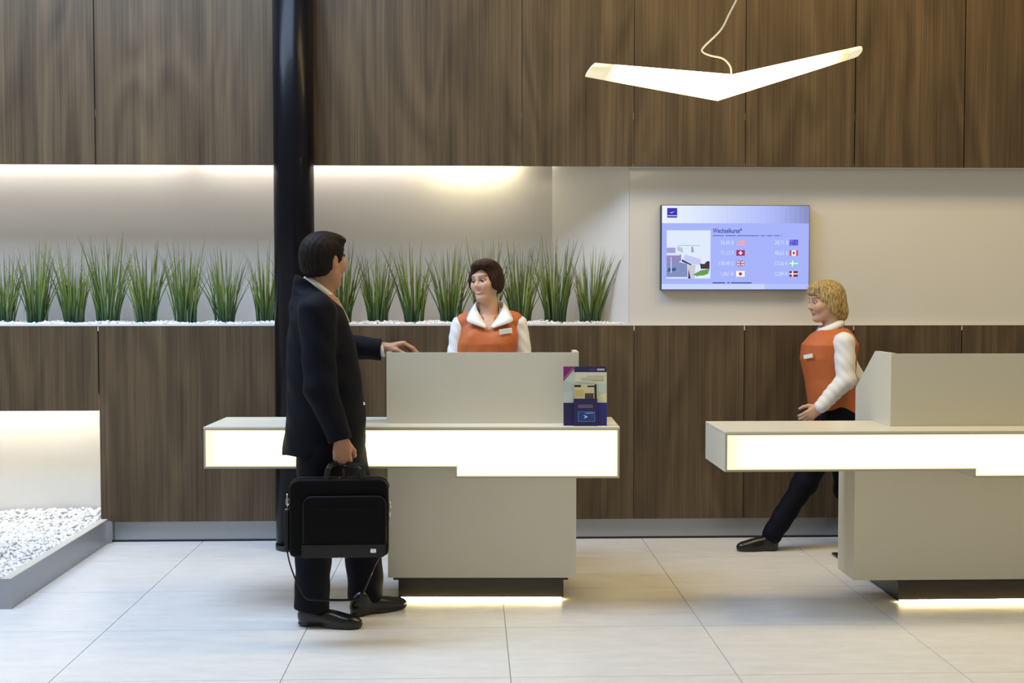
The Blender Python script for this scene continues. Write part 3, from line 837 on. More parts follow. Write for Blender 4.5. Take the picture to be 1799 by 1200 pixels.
def bounds(o):
    if o[0] == 'c':
        return np.minimum(o[1] - o[3], o[2] - o[4]), np.maximum(o[1] + o[3], o[2] + o[4])
    if o[0] == 'e': return o[1] - o[2].max(), o[1] + o[2].max()
    if o[0] == 'l':
        L = o[1]; r = np.maximum(L[:, 3], L[:, 4])
        return (np.array([(L[:, 1] - r).min(), (L[:, 2] - r).min(), L[0, 0]]), np.array([(L[:, 1] + r).max(), (L[:, 2] + r).max(), L[-1, 0]]))
    if o[0] == 'g':
        b = [q for q in map(bounds, o[1]) if q]
        return np.min([q[0] for q in b], 0), np.max([q[1] for q in b], 0)
    return None

def net_mesh(name, ops, h, color=None, fold=None, origin=(0, 0, 0), B=6):
    bb = [(o, bounds(o)) for o in ops]
    lo = np.min([b[0] for _, b in bb if b], 0); hi = np.max([b[1] for _, b in bb if b], 0)
    lo -= .03; hi += .03
    H = h * B
    n = np.ceil((hi - lo) / H).astype(int)
    g = np.stack(np.meshgrid(*[np.arange(k) for k in n], indexing='ij'), -1).reshape(-1, 3)
    dc = field(ops, (lo + (g + .5) * H).astype(np.float32), fold)
    g = g[np.abs(dc) < H * 1.05 + .01]
    loc = np.stack(np.meshgrid(*[np.arange(B + 1)] * 3, indexing='ij'), -1).reshape(-1, 3)
    gg = g // 3; srt = np.lexsort((gg[:, 2], gg[:, 1], gg[:, 0])); g = g[srt]; gg = gg[srt]
    brk = np.flatnonzero(np.any(np.diff(gg, axis=0), axis=1)) + 1
    D = np.empty((len(g), (B + 1) ** 3), np.float32)
    for s, e in zip(np.r_[0, brk], np.r_[brk, len(g)]):
        P = (lo + (g[s:e, None, :] * B + loc[None]).reshape(-1, 3) * h).astype(np.float32)
        p0, p1 = P.min(0) - .06, P.max(0) + .06            # only the shapes that reach this block matter
        near = [o for o, b in bb if b is None or (np.all(b[0] < p1) and np.all(b[1] > p0))]
        D[s:e] = field(near, P, fold).reshape(e - s, -1)
    D = D.reshape(len(g), B + 1, B + 1, B + 1)
    off = [(i, j, k) for i in (0, 1) for j in (0, 1) for k in (0, 1)]
    C = np.stack([D[:, i:i + B, j:j + B, k:k + B] for i, j, k in off], -1)
    ins = C < 0
    act = ins.any(-1) & ~ins.all(-1)
    blk, ci, cj, ck = np.nonzero(act)
    cell = g[blk] * B + np.stack([ci, cj, ck], -1)
    Cv = C[blk, ci, cj, ck]
    acc = np.zeros((len(cell), 3)); cnt = np.zeros(len(cell))
    oa = np.array(off, float)
    for a in range(8):
        for b in range(a + 1, 8):
            if np.abs(oa[a] - oa[b]).sum() != 1: continue
            x = (Cv[:, a] < 0) != (Cv[:, b] < 0)
            t = np.where(x, Cv[:, a] / np.where(x, Cv[:, a] - Cv[:, b], 1), 0)
            acc += np.where(x[:, None], oa[a] + t[:, None] * (oa[b] - oa[a]), 0); cnt += x
    verts = lo + (cell + acc / cnt[:, None]) * h
    dims = n * B + 4
    key = lambda c: ((c[:, 0] + 1) * dims[1] + c[:, 1] + 1) * dims[2] + c[:, 2] + 1
    K = key(cell); order = np.argsort(K); Ks = K[order]
    def find(c):
        q = key(c); p = np.searchsorted(Ks, q); p = np.clip(p, 0, len(Ks) - 1)
        return np.where(Ks[p] == q, order[p], -1)
    faces = []
    for ax, o1, o2, ca in ((0, 1, 2, 4), (1, 2, 0, 2), (2, 0, 1, 1)):
        x = (Cv[:, 0] < 0) != (Cv[:, ca] < 0)
        c = cell[x]; e1 = np.zeros(3, int); e1[o1] = 1; e2 = np.zeros(3, int); e2[o2] = 1
        q = np.stack([find(c), find(c - e1), find(c - e1 - e2), find(c - e2)], -1)
        inside = Cv[x, 0] < 0
        q = np.where(inside[:, None], q, q[:, ::-1])
        faces.append(q[(q >= 0).all(1)])
    faces = np.concatenate(faces)
    me = bpy.data.meshes.new(name)
    me.vertices.add(len(verts)); me.vertices.foreach_set('co', (verts - np.array(origin)).astype(np.float32).ravel())
    me.loops.add(len(faces) * 4); me.loops.foreach_set('vertex_index', faces.astype(np.int32).ravel())
    me.polygons.add(len(faces)); me.polygons.foreach_set('loop_start', np.arange(0, len(faces) * 4, 4, dtype=np.int32))
    me.polygons.foreach_set('loop_total', np.full(len(faces), 4, np.int32))
    me.polygons.foreach_set('use_smooth', np.ones(len(faces), bool))
    me.update(calc_edges=True); me.validate()
    if color is not None:
        a = me.attributes.new('Col', 'FLOAT_COLOR', 'POINT')
        c = color(verts); a.data.foreach_set('color', np.column_stack([c, np.ones(len(c))]).astype(np.float32).ravel())
    return me

def frame(yaw, pitch=0.0, roll=0.0):
    """columns: forward, left, up (yaw about z from +x, pitch nods down when positive)"""
    cy, sy = math.cos(yaw), math.sin(yaw)
    F = np.array([cy, sy, 0]); L = np.array([-sy, cy, 0]); U = np.array([0, 0, 1.])
    F, U = F * math.cos(pitch) - U * math.sin(pitch), U * math.cos(pitch) + F * math.sin(pitch)
    L, U = L * math.cos(roll) + U * math.sin(roll), U * math.cos(roll) - L * math.sin(roll)
    return np.stack([F, L, U], 1)

def head_ops(o, A, s=1.0, fem=False):
    w = lambda x, y, z: o + A @ (np.array([x, y, z]) * s)
    r = lambda *v: np.array(v) * s
    jw = .046 if fem else .052
    ops = [ell(w(-.012, 0, .022), r(.094, .074, .090), A, .03 * s),
           ell(w(.022, 0, -.030), r(.068, .060, .082), A, .03 * s)]
    for y in (1, -1):
        ops += [cone(w(-.005, y * jw, -.052), w(.055, y * .016, -.098), .022 * s, .017 * s, .03 * s),
                ell(w(.060, y * .040, -.026), r(.024, .020, .019), A, .03 * s)]
    ops += [ell(w(.064, 0, -.101), r(.024, .024, .017), A, .02 * s),
            cone(w(.078, -.030, .024), w(.078, .030, .024), .012 * s, .012 * s, .02 * s),
            cone(w(.086, 0, .008), w(.104, 0, -.028), .0075 * s, .0105 * s, .012 * s)]
    for y in (1, -1): ops.append(ell(w(.094, y * .010, -.033), r(.010, .008, .007), A, .008 * s))
    ops += [('s', w(.100, .0325, .000), r(.022, .020, .013), A, .014 * s), ('s', w(.100, -.0325, .000), r(.022, .020, .013), A, .014 * s)]
    mz = -.0675; mw = .0205 if fem else .018
    ops += [cone(w(.082, -mw, mz + .005), w(.084, 0, mz + .002), .0055 * s, .0068 * s, .008 * s), cone(w(.084, 0, mz + .002), w(.082, mw, mz + .005), .0068 * s, .0055 * s, .008 * s),
            ell(w(.089, 0, mz + .0048), r(.005, .011, .0036), A, .005 * s),
            ell(w(.087, 0, mz - .0042), r(.006, .013, .0048), A, .006 * s),
            ('s', w(.101, 0, mz + .0008), r(.009, .020, .0010), A, .004 * s)]
    if fem:
        for y in (1, -1): ops.append(ell(w(.066, y * .034, -.040), r(.018, .015, .014), A, .02 * s))
    for y in (1, -1):
        ops += [ell(w(-.010, y * .078, -.012), r(.017, .007, .030), A @ frame(.35 * y), .008 * s),
                ('s', w(-.004, y * .087, -.008), r(.009, .006, .016), A @ frame(.35 * y), .005 * s)]
    return ops

def eyes_mesh(name, o, A, s, look, iris, origin):
    bm = bmesh.new()
    V, F, C = [], [], []
    for y in (1, -1):
        c = o + A @ (np.array([.0785, y * .0320, -.001]) * s)
        b2 = bmesh.new(); bmesh.ops.create_uvsphere(b2, u_segments=24, v_segments=16, radius=.0108 * s)
        i0 = len(V); g = nrm(A @ np.array(look))
        for v in b2.verts:
            p = np.array(v.co); d = p / (.0108 * s) @ g
            V.append(c + p - np.array(origin)); C.append((.01, .008, .008, 1) if d > .90 else (iris if d > .70 else (.42, .39, .37, 1)))
        b2.verts.index_update()
        for f in b2.faces: F.append([i0 + v.index for v in f.verts])
        b2.free()
    bm.free()
    me = bpy.data.meshes.new(name); me.from_pydata([tuple(v) for v in V], [], F); me.update()
    a = me.attributes.new('Col', 'FLOAT_COLOR', 'POINT'); a.data.foreach_set('color', np.array(C, np.float32).ravel())
    for p in me.polygons: p.use_smooth = True
    return me

def face_color(o, A, s, skin, lip, brow, bw=.0042, teeth=False):
    def f(P):
        q = ((P - o) @ A) / s
        c = np.tile(np.array(skin), (len(P), 1))
        def blend(m, col):
            nonlocal c
            c = c * (1 - m[:, None]) + np.array(col) * m[:, None]
        front = (q[:, 0] > .05)
        blush = np.exp(-(((q[:, 1]) ** 2) ** .5 - .040) ** 2 / .0003) * np.exp(-((q[:, 2] + .03) / .018) ** 2) * front * .35
        blend(blush, np.array(skin) * np.array([1.05, .78, .74]))
        lp = np.clip(1.25 - np.sqrt((q[:, 1] / .0225) ** 2 + ((q[:, 2] + .0675 - 12 * q[:, 1] ** 2) / .0080) ** 2), 0, .25) * 4 * front * (q[:, 0] > .075)
        blend(np.clip(lp, 0, 1), lip)
        if teeth:
            tt = np.clip(1.5 - np.sqrt((q[:, 1] / .0165) ** 2 + ((q[:, 2] + .0668 - 12 * q[:, 1] ** 2) / .0028) ** 2), 0, .5) * 2 * front * (q[:, 0] > .07)
            blend(np.clip(tt, 0, 1), (.80, .74, .68))
        ay = np.abs(q[:, 1]); arch = .0235 + .006 * np.clip((ay - .015) / .025, 0, 1) - .008 * np.clip((ay - .038) / .02, 0, 1)
        bm_ = np.clip(1.6 - np.abs(q[:, 2] - arch) / bw, 0, 1) * (ay > .013) * (ay < .053) * front
        blend(bm_, brow)
        lid = np.clip(1.5 - np.abs(np.sqrt((((ay - .0325)) / .0155) ** 2 + ((q[:, 2] - .0005) / .0070) ** 2) - 1) / .26, 0, 1) * (q[:, 2] > -.002) * (q[:, 0] > .055)
        blend(lid, np.array(brow) * .8)
        return c
    return f

def hand_ops(wr, d, n, t, s=1.0, curl=(.25, .3, .2), spread=.06, thumb=((.6, .7, .15), (.85, .35, .25), (.95, .1, .3)), curls=None):
    """palm, four jointed fingers and a thumb; d to the fingertips, n out of the palm, t to the thumb"""
    wr, d, n, t = np.array(wr, float), nrm(d), nrm(n), nrm(t)
    ops = [ell(wr + d * .046 * s + n * .002, np.array([.050, .036, .0135]) * s, np.stack([d, t, n], 1), .012)]
    data = [(.028, .088, (.044, .026, .021), .0096), (.009, .092, (.049, .030, .022), .0098), (-.010, .087, (.045, .028, .022), .0094), (-.028, .078, (.035, .021, .020), .0084)]
    for i, (o_, l_, ph, r) in enumerate(data):
        kb = wr + d * l_ * s + t * o_ * s
        ops.append(cone(wr + t * o_ * .55 * s + d * .008 * s, kb, .0145 * s, .0108 * s, .012))
        cu = curls[i] if curls else curl
        ang = 0; p = kb
        dd = nrm(d + t * spread * (1.5 - i) * .8)
        for j in range(3):
            ang += cu[j]
            dirv = dd * math.cos(ang) + n * math.sin(ang)
            q = p + dirv * ph[j] * s
            ops.append(cone(p, q, (r - .0007 * j) * s, (r - .0007 * (j + 1)) * s, .004))
            p = q
    p = wr + d * .018 * s + t * .022 * s + n * .006 * s
    for j, (l_, r0, r1) in enumerate(((.044, .0150, .0118), (.033, .0115, .0102), (.027, .0102, .0085))):
        v = thumb[j]; q = p + nrm(d * v[0] + t * v[1] + n * v[2]) * l_ * s
        ops.append(cone(p, q, r0 * s, r1 * s, .010 if j == 0 else .004)); p = q
    return ops

def shoe_ops(heel, toe, s=1.0, hgt=.085, heel_up=0.0):
    h, t = np.array(heel, float), np.array(toe, float)
    d = nrm(np.array([t[0] - h[0], t[1] - h[1], 0])); L = np.linalg.norm((t - h)[:2]); z = np.array([0, 0, 1.])
    sd = np.array([-d[1], d[0], 0]); A = np.stack([d, sd, z], 1)
    P = lambda f, zz: np.array([h[0], h[1], h[2]]) + d * L * f + z * zz
    return [ell(P(.16, .045), (.052 * s, .036 * s, .050), A, .02), ell(P(.42, .040), (.090 * s, .036 * s, .040), A, .03),
            ell(P(.72, .026), (.085 * s, .045 * s, .036), A, .03), ell(P(.86, .018), (.045 * s, .034 * s, .024), A, .02),
            cone(P(.18, .05), P(.20, hgt), .036 * s, .036 * s, .02),
            ell(P(.13, .012), (.042 * s, .034 * s, .014), A, .006), ell(P(.66, .008), (.10 * s, .044 * s, .010), A, .006)]

def band(name, C, A, ra, rb, h0, h1, th0, th1, mat, parent, org, drop=0.0, n=40, flare=.012, tip=0.0, thick=.003):
    """collar: a strip round the neck in the tilted frame A (forward, left, up); it may flare out and end in points"""
    bm = bmesh.new(); prev = None
    for i in range(n + 1):
        f = i / n; th = th0 + (th1 - th0) * f
        e = abs(2 * f - 1) ** 3
        c_, s_ = math.cos(th), math.sin(th)
        top = C + A @ np.array([ra * c_, rb * s_, h1 - drop * e]) - org
        bot = C + A @ np.array([(ra + flare + tip * e * .55) * c_, (rb + flare) * s_, h0 - drop * e - tip * e]) - org
        mid = (top + bot) / 2 + A @ np.array([flare * .45 * c_, flare * .45 * s_, .003])
        cur = [bm.verts.new(top), bm.verts.new(mid), bm.verts.new(bot)]
        if prev:
            for k in range(2): bm.faces.new([prev[k], prev[k + 1], cur[k + 1], cur[k]])
        prev = cur
    o = link(name, bm_mesh(name, bm, True), mat, parent)
    md = o.modifiers.new('solid', 'SOLIDIFY'); md.thickness = thick; md.offset = 0
    return o

SKIN_M, SKIN_W, SKIN_B = (.42, .215, .125), (.60, .365, .255), (.62, .38, .27)

# ------------------------------------------------------------------ the man at the desk
def folds_suit(P):
    return (.0035 * np.sin(P[:, 2] * 38 + P[:, 0] * 30 + 2 * np.sin(P[:, 1] * 17)) * np.sin(P[:, 0] * 21 + P[:, 2] * 9)).astype(np.float32)
ORG = np.array([-.60, 5.46, 0.0])
ya = math.radians(8); Fm = np.array([math.cos(ya), math.sin(ya), 0]); Rm = np.array([math.sin(ya), -math.cos(ya), 0])
BY = 5.40
hc = at(570, 457, BY); HA = frame(math.radians(50), math.radians(3)); HS = 1.04
nb = at(553, 516, BY); nt_ = at(563, 482, BY)
shR, elR, wrR = at(557, 546, 5.215), at(563, 680, 5.165), at(599.5, 772, 5.155)
shL, elL, wrL = at(552, 545, 5.575), at(597, 607, 5.80), at(671, 614, 5.80)
hand_d = at(603, 820, 5.145) - wrR
handR = hand_ops(wrR, hand_d, (-.12, 1, 0), nrm((1, .12, 0)), 1.06, curls=[(1.25, 1.5, .9)] * 4, spread=0, thumb=((.75, .55, .35), (.65, .05, .75), (.35, -.45, .8)))
hl = at(677, 611, 5.80)
fd = nrm(np.array([.93, .10, .22]))
handL = hand_ops(hl, fd, (.25, 0, -1), nrm((.12, -1, 0)), 1.02, curl=(.75, .30, .12), spread=.10, thumb=((.75, .55, .4), (.75, .25, .65), (.8, .05, .6)))
hipR, knR, anR = at(566, 790, 5.32), at(552, 935, 5.345), at(548, 1078, 5.355)
hipL, knL, anL = at(600, 792, 5.47), at(636, 930, 5.57), at(644, 1058, 5.60)
body = head_ops(hc, HA, HS) + [cone(nb, nt_, .058, .054, .03), cone(at(572, 790, BY), at(570, 700, BY), .13, .13, .06), cone(at(570, 700, BY), at(560, 560, BY), .13, .12, .06),
        cone(at(553, 545, BY), shR + np.array([0, .02, -.02]), .045, .04, .04), cone(at(553, 545, BY), shL + np.array([0, -.02, -.02]), .045, .04, .04), cone(shR, elR, .045, .038, .02), cone(elR, wrR, .037, .027, .02), cone(shL, elL, .045, .036, .02), cone(elL, hl, .036, .026, .02),
        cone(hipR, knR, .075, .055, .04), cone(knR, anR, .05, .035, .02), cone(hipL, knL, .075, .055, .04), cone(knL, anL, .05, .035, .02)] + handR + handL
col_m = face_color(hc, HA, HS, SKIN_M, (.36, .15, .11), (.02, .014, .01))
man = link('person', net_mesh('person', body, .0042, col_m, None, ORG), M['skin'], None, ORG)
tag(man, 'person in a dark suit holding a laptop bag, leaning a hand on the desk', 'person')
link('eyes', eyes_mesh('eyes', hc, HA, HS, (1, 0, 0), (.06, .04, .03, 1), ORG), M['eye'], man)
w = lambda x, y, z: hc + HA @ (np.array([x, y, z]) * HS)
hair = [ell(w(-.016, 0, .030), (.108 * HS, .085 * HS, .094 * HS), HA, .02), ell(w(-.045, 0, -.02), (.068 * HS, .076 * HS, .075 * HS), HA, .03), ell(w(.04, 0, .092), (.062 * HS, .06 * HS, .026 * HS), HA, .03),
        sub(w(.105, 0, -.010), (.072 * HS, .105 * HS, .078 * HS), HA, .02), sub(w(.05, 0, -.085), (.085 * HS, .12 * HS, .078 * HS), HA, .02)]
for y in (1, -1): hair.append(sub(w(-.002, y * .090, -.014), (.024, .026, .040), HA, .008))
hair.append(cut(w(-.06, 0, -.078), HA @ np.array([.25, 0, -1.]), .01))
hf = lambda P: (.0014 * np.sin(P[:, 0] * 260 + 40 * P[:, 2]) * np.sin(P[:, 1] * 230 + 60 * P[:, 2])).astype(np.float32)
link('hair', net_mesh('hair', hair, .0036, None, hf, ORG), M['hair_dark'], man)
lv = []
for z_, yL, L_, R_, b_ in ((.785, 792, 497, 640, .182), (.86, 762, 500, 643, .18), (.93, 736, 503, 642, .182), (1.02, 700, 505, 640, .178), (1.15, 650, 504, 633, .180), (1.29, 600, 504, 624, .188), (1.39, 560, 508, 611, .190), (1.455, 535, 513, 600, .165), (1.50, 518, 524, 585, .115)):
    pL, pR = at(L_, yL, BY), at(R_, yL, BY)
    a_ = (pR[0] - pL[0]) / 2; a_ = math.sqrt(max(a_ ** 2 - (b_ * math.sin(ya)) ** 2, .003)) / math.cos(ya)
    lv.append((z_, (pL[0] + pR[0]) / 2, BY, a_, b_))
ccol = at(557, 508, BY)
tilt = math.radians(38); CA = frame(ya + .12, tilt)
cutL = nrm(wrL - elL)
jacket = [grp([stack(lv, Fm, 2.25, .02), cone(shR + np.array([0, .01, 0]), shL - np.array([0, .01, 0]), .062, .062, .06), cone(at(546, 532, BY), at(544, 498, BY), .085, .076, .05),
               cut(ccol + CA @ np.array([0, 0, -.002]), CA @ np.array([0, 0, 1.]), .006)], .02),
          grp([cone(shR, elR, .079, .070, .035), cone(elR, wrR + nrm(hand_d) * .02, .069, .052, .03), cut(wrR + nrm(hand_d) * .006, nrm(nrm(hand_d) + np.array([.25, 0, 0])), .004)], .03),
          grp([cone(shL, elL, .075, .063, .03), cone(elL, at(676, 614, 5.80), .062, .053, .03), cut(at(670, 616, 5.80), cutL, .004)], .03)]
link('jacket', net_mesh('jacket', jacket, .0055, None, folds_suit, ORG), M['suit'], man)
tr = [ell(at(582, 800, BY), (.15, .165, .13), np.stack([Fm, -Rm, [0, 0, 1]], 1), .05), cone(hipR, knR, .105, .083, .05), cone(knR, at(547, 1082, 5.36), .082, .078, .03),
      cone(hipL, knL, .105, .088, .05), cone(knL, at(644, 1068, 5.60), .088, .083, .03), cut((-.7, 0, .072), (-.10, 0, -1), .004)]
link('trousers', net_mesh('trousers', tr, .006, None, folds_suit, ORG), M['suit'], man)
for hx, tx in (((525, 1098), (634, 1104)), ((617, 1084), (711, 1067))):
    a_, b_ = atz(*hx, 0), atz(*tx, 0)
    ops = shoe_ops(a_, b_, 1.0) + [cut((0, 0, 0.001), (0, 0, -1), .002)]
    link('shoe', net_mesh('shoe', ops, .0042, None, None, ORG), M['shoe'], man)
band('shirt_collar', ccol, CA, .074, .068, -.008, .022, math.radians(12), math.radians(348), M['shirt'], man, ORG, flare=.004, thick=.004)
sf = [ell(at(578, 538, BY), (.024, .042, .050), CA, .02), cone(at(580, 530, BY), at(600, 562, BY), .018, .018, .02)]
link('shirt_front', net_mesh('shirt_front', sf, .004, None, None, ORG), M['shirt'], man)
tie_p = [at(589, 524, BY), at(596, 536, BY), at(603, 549, BY), at(611, 566, BY)]
tube('tie', [p - ORG for p in catmull(tie_p, 5)], .022, .010, M['tie'], man, 12, up=tuple(Fm))
for yy, zz in ((709, 0),):
    p = at(638.5 if yy == 709 else 635, yy, 5.37)
    bm = bmesh.new(); bmesh.ops.create_uvsphere(bm, u_segments=12, v_segments=8, radius=.008)
    link('button', bm_mesh('button', bm, True), M['chrome'], man, tuple(p - ORG))
# cuffs of the shirt
cf = nrm(wrL - elL)
tube('shirt_cuff', [at(668, 616, 5.80) - ORG, at(675, 614.5, 5.80) - ORG], .036, .034, M['shirt'], man, 20)

# ------------------------------------------------------------------ the laptop bag in his hand
bg = empty('laptop_bag', tuple(at(596, 975, 5.085)), math.radians(2)); tag(bg, 'black nylon laptop bag held by person in the dark suit', 'bag')
go = np.array(bg.location)
def rounded(name, pts, y0, y1, mat, parent, bev):
    """outline in (x, z), corners already rounded, with soft edges"""
    bm = bmesh.new()
    A = [bm.verts.new((p[0], y0, p[1])) for p in pts]; B_ = [bm.verts.new((p[0], y1, p[1])) for p in pts]
    bm.faces.new(A); bm.faces.new(B_[::-1]); n_ = len(pts)
    sides = [bm.faces.new([A[i], B_[i], B_[(i + 1) % n_], A[(i + 1) % n_]]) for i in range(n_)]
    bmesh.ops.recalc_face_normals(bm, faces=bm.faces)
    ed = [e for e in bm.edges if abs(e.verts[0].co.y - e.verts[1].co.y) < 1e-6]
    bmesh.ops.bevel(bm, geom=ed, offset=bev, segments=4, profile=.6, affect='EDGES')
    return link(name, bm_mesh(name, bm, True), mat, parent)
def rr(x0, z0, x1, z1, rb, rt, n=6):
    P = []
    for cx_, cz_, a0, r_ in ((x1 - rb, z0 + rb, -90, rb), (x1 - rt, z1 - rt, 0, rt), (x0 + rt, z1 - rt, 90, rt), (x0 + rb, z0 + rb, 180, rb)):
        P += [(cx_ + r_ * math.cos(math.radians(a0 + 90 * k / n)), cz_ + r_ * math.sin(math.radians(a0 + 90 * k / n))) for k in range(n + 1)]
    return P
k_ = 5.085 / 2080
def bx(px): return (px - 596) * k_
def bz(py): return (975 - py) * k_
rounded('bag_body', rr(bx(511), 0.0, bx(683), bz(838), .022, .045), -.042, .050, M['nylon'], bg, .016)
rounded('front_pocket', rr(bx(535), .004, bx(679), bz(867), .02, .035), -.062, -.041, M['nylon'], bg, .012)
rounded('pocket_base', rr(bx(533), .002, bx(677), bz(952), .012, .004), -.066, -.060, M['leatherette'], bg, .002)
zp = [(p[0], -.0625, p[1]) for p in rr(bx(536), bz(950), bx(679), bz(867), .002, .034) if p[1] > bz(951)]
zz = [(bx(678.5), -.057, bz(950))] + [(p[0], -.057, p[1]) for p in rr(bx(536), bz(952), bx(678.5), bz(868), .0, .035)[7:21]] + [(bx(536), -.057, bz(950))]
tube('zip', zz, .0028, mat=M['nylon_trim'], parent=bg, nseg=8, up=(0, 1, 0))
zt = [(p[0], .0, p[1]) for p in rr(bx(510.5), .06, bx(683.5), bz(837.5), .0, .045)[7:21]]
tube('piping', zt, .003, mat=M['nylon_trim'], parent=bg, nseg=8, up=(0, 1, 0))
rounded('flap_pocket', rr(bx(554), bz(946), bx(675), bz(886), .004, .008), -.0655, -.0615, M['nylon'], bg, .0015)
rounded('badge', rr(bx(652), bz(966), bx(662), bz(959), .004, .004), -.0685, -.0655, M['chrome'], bg, .0008)
hz = (wrR + nrm(hand_d) * .098 + np.array([0, .022, 0]) - go)
for yy, sy in ((-.030, -.012), (.036, .012)):
    hp = [(bx(575), yy, bz(858)), (bx(576), yy, bz(832)), (bx(580), yy * .8 + sy * 0, bz(818)), (hz[0] - .045, hz[1] * .6 + yy * .25, hz[2] - .012), (hz[0] - .01, hz[1] * .8 + yy * .15, hz[2]), (hz[0] + .035, hz[1] * .6 + yy * .25, hz[2] - .010), (bx(634), yy, bz(822)), (bx(638), yy, bz(838)), (bx(638), yy, bz(858))]
    tube('handle', catmull(hp, 5), .0105, .0048, M['nylon_trim'], bg, 10, up=(0, 1, 0))
box('lock_tab', (bx(602), -.004, bz(848)), (bx(606), .001, bz(822)), M['leatherette'], bg, bevel=.001)
tube('zip_pull', [(bx(600), -.01, bz(842)), (bx(597), -.014, bz(838))], .003, mat=M['chrome'], parent=bg)
# shoulder strap: ring and webbing at the side, loop hanging underneath
for sx_, px_, py_ in ((-1, 507, 880), (1, 684, 896)):
    ring = [(bx(px_) + .010 * math.cos(a) * .8, .004 + .004 * math.sin(a), bz(py_) + .014 * math.sin(a)) for a in [k * math.pi / 8 for k in range(16)]]
    tube('strap_ring', ring, .0022, mat=M['chrome'], parent=bg, nseg=8, up=(0, 1, 0), closed=True)
    tube('strap_clip', [(bx(px_ - sx_ * -1), .004, bz(py_ - 14)), (bx(px_), .004, bz(py_ + 14))], .0032, mat=M['chrome'], parent=bg)
box('strap_pad', (bx(501.5), -.018, bz(966)), (bx(509), .026, bz(893)), M['nylon_trim'], bg, bevel=.003)
sp = [(bx(504), .0, bz(960)), (bx(510), 0, bz(990)), (bx(522), 0, bz(1024)), (bx(534), .0, bz(1047)), (bx(546), 0, bz(1053)), (bx(580), .0, bz(1055)), (bx(618), 0, bz(1055)), (bx(634), 0.004, bz(1049)), (bx(648), .02, bz(1020)), (bx(664), .03, bz(985)), (bx(676), .03, bz(968)), (bx(681), .02, bz(930)), (bx(683.5), .006, bz(904))]
wd = [.0032 if i < 22 or i > 44 else .0045 for i in range((len(sp) - 1) * 6 + 1)]
tube('shoulder_strap', catmull(sp, 6), wd, [.008 + .004 * (w_ > .004) for w_ in wd], M['nylon_trim'], bg, 8, up=(0, 1, 0))

# ------------------------------------------------------------------ the receptionist
WY = 6.44; WO = np.array([.075, WY, 0.0])
wc = at(853.5, 493, WY); WA = frame(math.radians(-90 - 34), math.radians(2), math.radians(4)); WS = .93
wn = at(859, 560, WY); 
bwy = math.radians(-90 - 8); Fw = np.array([math.cos(bwy), math.sin(bwy), 0]); Lw = np.array([-math.sin(bwy), math.cos(bwy), 0])
wshR, wshL = at(808, 571, WY), at(911, 570, WY)       # her right is on the far side of the picture's left
welR, welL = at(795, 660, WY + .0), at(925, 660, WY + .0)
wwrR, wwrL = at(812, 742, WY - .17), at(905, 742, WY - .17)
dz = lambda z: np.array([WO[0], WY, z])
def whand(wr_, sgn): return hand_ops(wr_, Fw, (0, 0, -1), Lw * sgn * -1, .88, curl=(.25, .2, .1), spread=.05)
wbody = head_ops(wc, WA, WS, True) + [cone(at(859, 572, WY), at(859, 528, WY + .005), .052, .047, .03), cone(dz(.92), dz(1.08), .12, .10, .06), cone(dz(1.08), dz(1.25), .10, .115, .06),
        ell(at(859, 590, WY - .02), (.11, .070, .075), np.eye(3), .05), cone(at(859, 572, WY), wshR, .04, .034, .04), cone(at(859, 572, WY), wshL, .04, .034, .04),
        cone(wshR, welR, .036, .032, .02), cone(welR, wwrR, .033, .023, .02), cone(wshL, welL, .036, .032, .02), cone(welL, wwrL, .033, .023, .02)]
legs = []
for sx_ in (-1, 1):
    h_, k2, a2 = dz(.84) + Lw * .09 * sx_, dz(.46) + Lw * .085 * sx_, dz(.09) + Lw * .08 * sx_
    wbody += [cone(h_, k2, .075, .05, .05), cone(k2, a2, .045, .032, .02)]; legs.append((h_, k2, a2))
wbody += whand(wwrR, -1) + whand(wwrL, 1)
col_w = face_color(wc, WA, WS, SKIN_W, (.50, .20, .17), (.05, .028, .02), .0026, True)
woman = link('person', net_mesh('person', wbody, .0036, col_w, None, WO), M['skin'], None, WO)
tag(woman, 'person in an orange vest and white shirt standing behind the reception desk', 'person')
link('eyes', eyes_mesh('eyes', wc, WA, WS, (1, .05, 0), (.07, .045, .03, 1), WO), M['eye'], woman)
w2 = lambda x, y, z: wc + WA @ (np.array([x, y, z]) * WS)
hr = [ell(w2(-.018, 0, .030), (.110 * WS, .088 * WS, .098 * WS), WA, .02), ell(w2(-.048, 0, -.025), (.072 * WS, .082 * WS, .070 * WS), WA, .03),
      ell(w2(.035, .010, .088), (.070 * WS, .064 * WS, .030 * WS), WA, .03),
      ell(w2(.006, .076, -.022), (.044 * WS, .016 * WS, .066 * WS), WA, .02), ell(w2(.018, -.074, -.005), (.050 * WS, .016 * WS, .060 * WS), WA, .02),
      sub(w2(.128, .010, -.022), (.100 * WS, .064 * WS, .108 * WS), WA @ frame(0, 0, -.25), .010),
      sub(w2(.085, 0, -.115), (.095 * WS, .12 * WS, .052 * WS), WA, .012), cut(w2(-.05, 0, -.078), WA @ np.array([.30, 0, -1.]), .012)]
hf2 = lambda P: (.0016 * np.sin(P[:, 0] * 330 + 30 * P[:, 2]) * np.sin(P[:, 1] * 250 + 90 * P[:, 2])).astype(np.float32)
link('hair', net_mesh('hair', hr, .0032, None, hf2, WO), M['hair_brunette'], woman)
vl = [(.80, WO[0], WY, .120, .185), (.92, WO[0], WY, .115, .175), (1.06, WO[0], WY, .102, .148), (1.16, WO[0], WY - .006, .118, .160), (1.24, WO[0] + .005, WY - .012, .122, .166), (1.31, WO[0] + .006, WY - .004, .098, .165), (1.365, WO[0] + .006, WY, .068, .140), (1.385, WO[0] + .006, WY, .055, .10)]
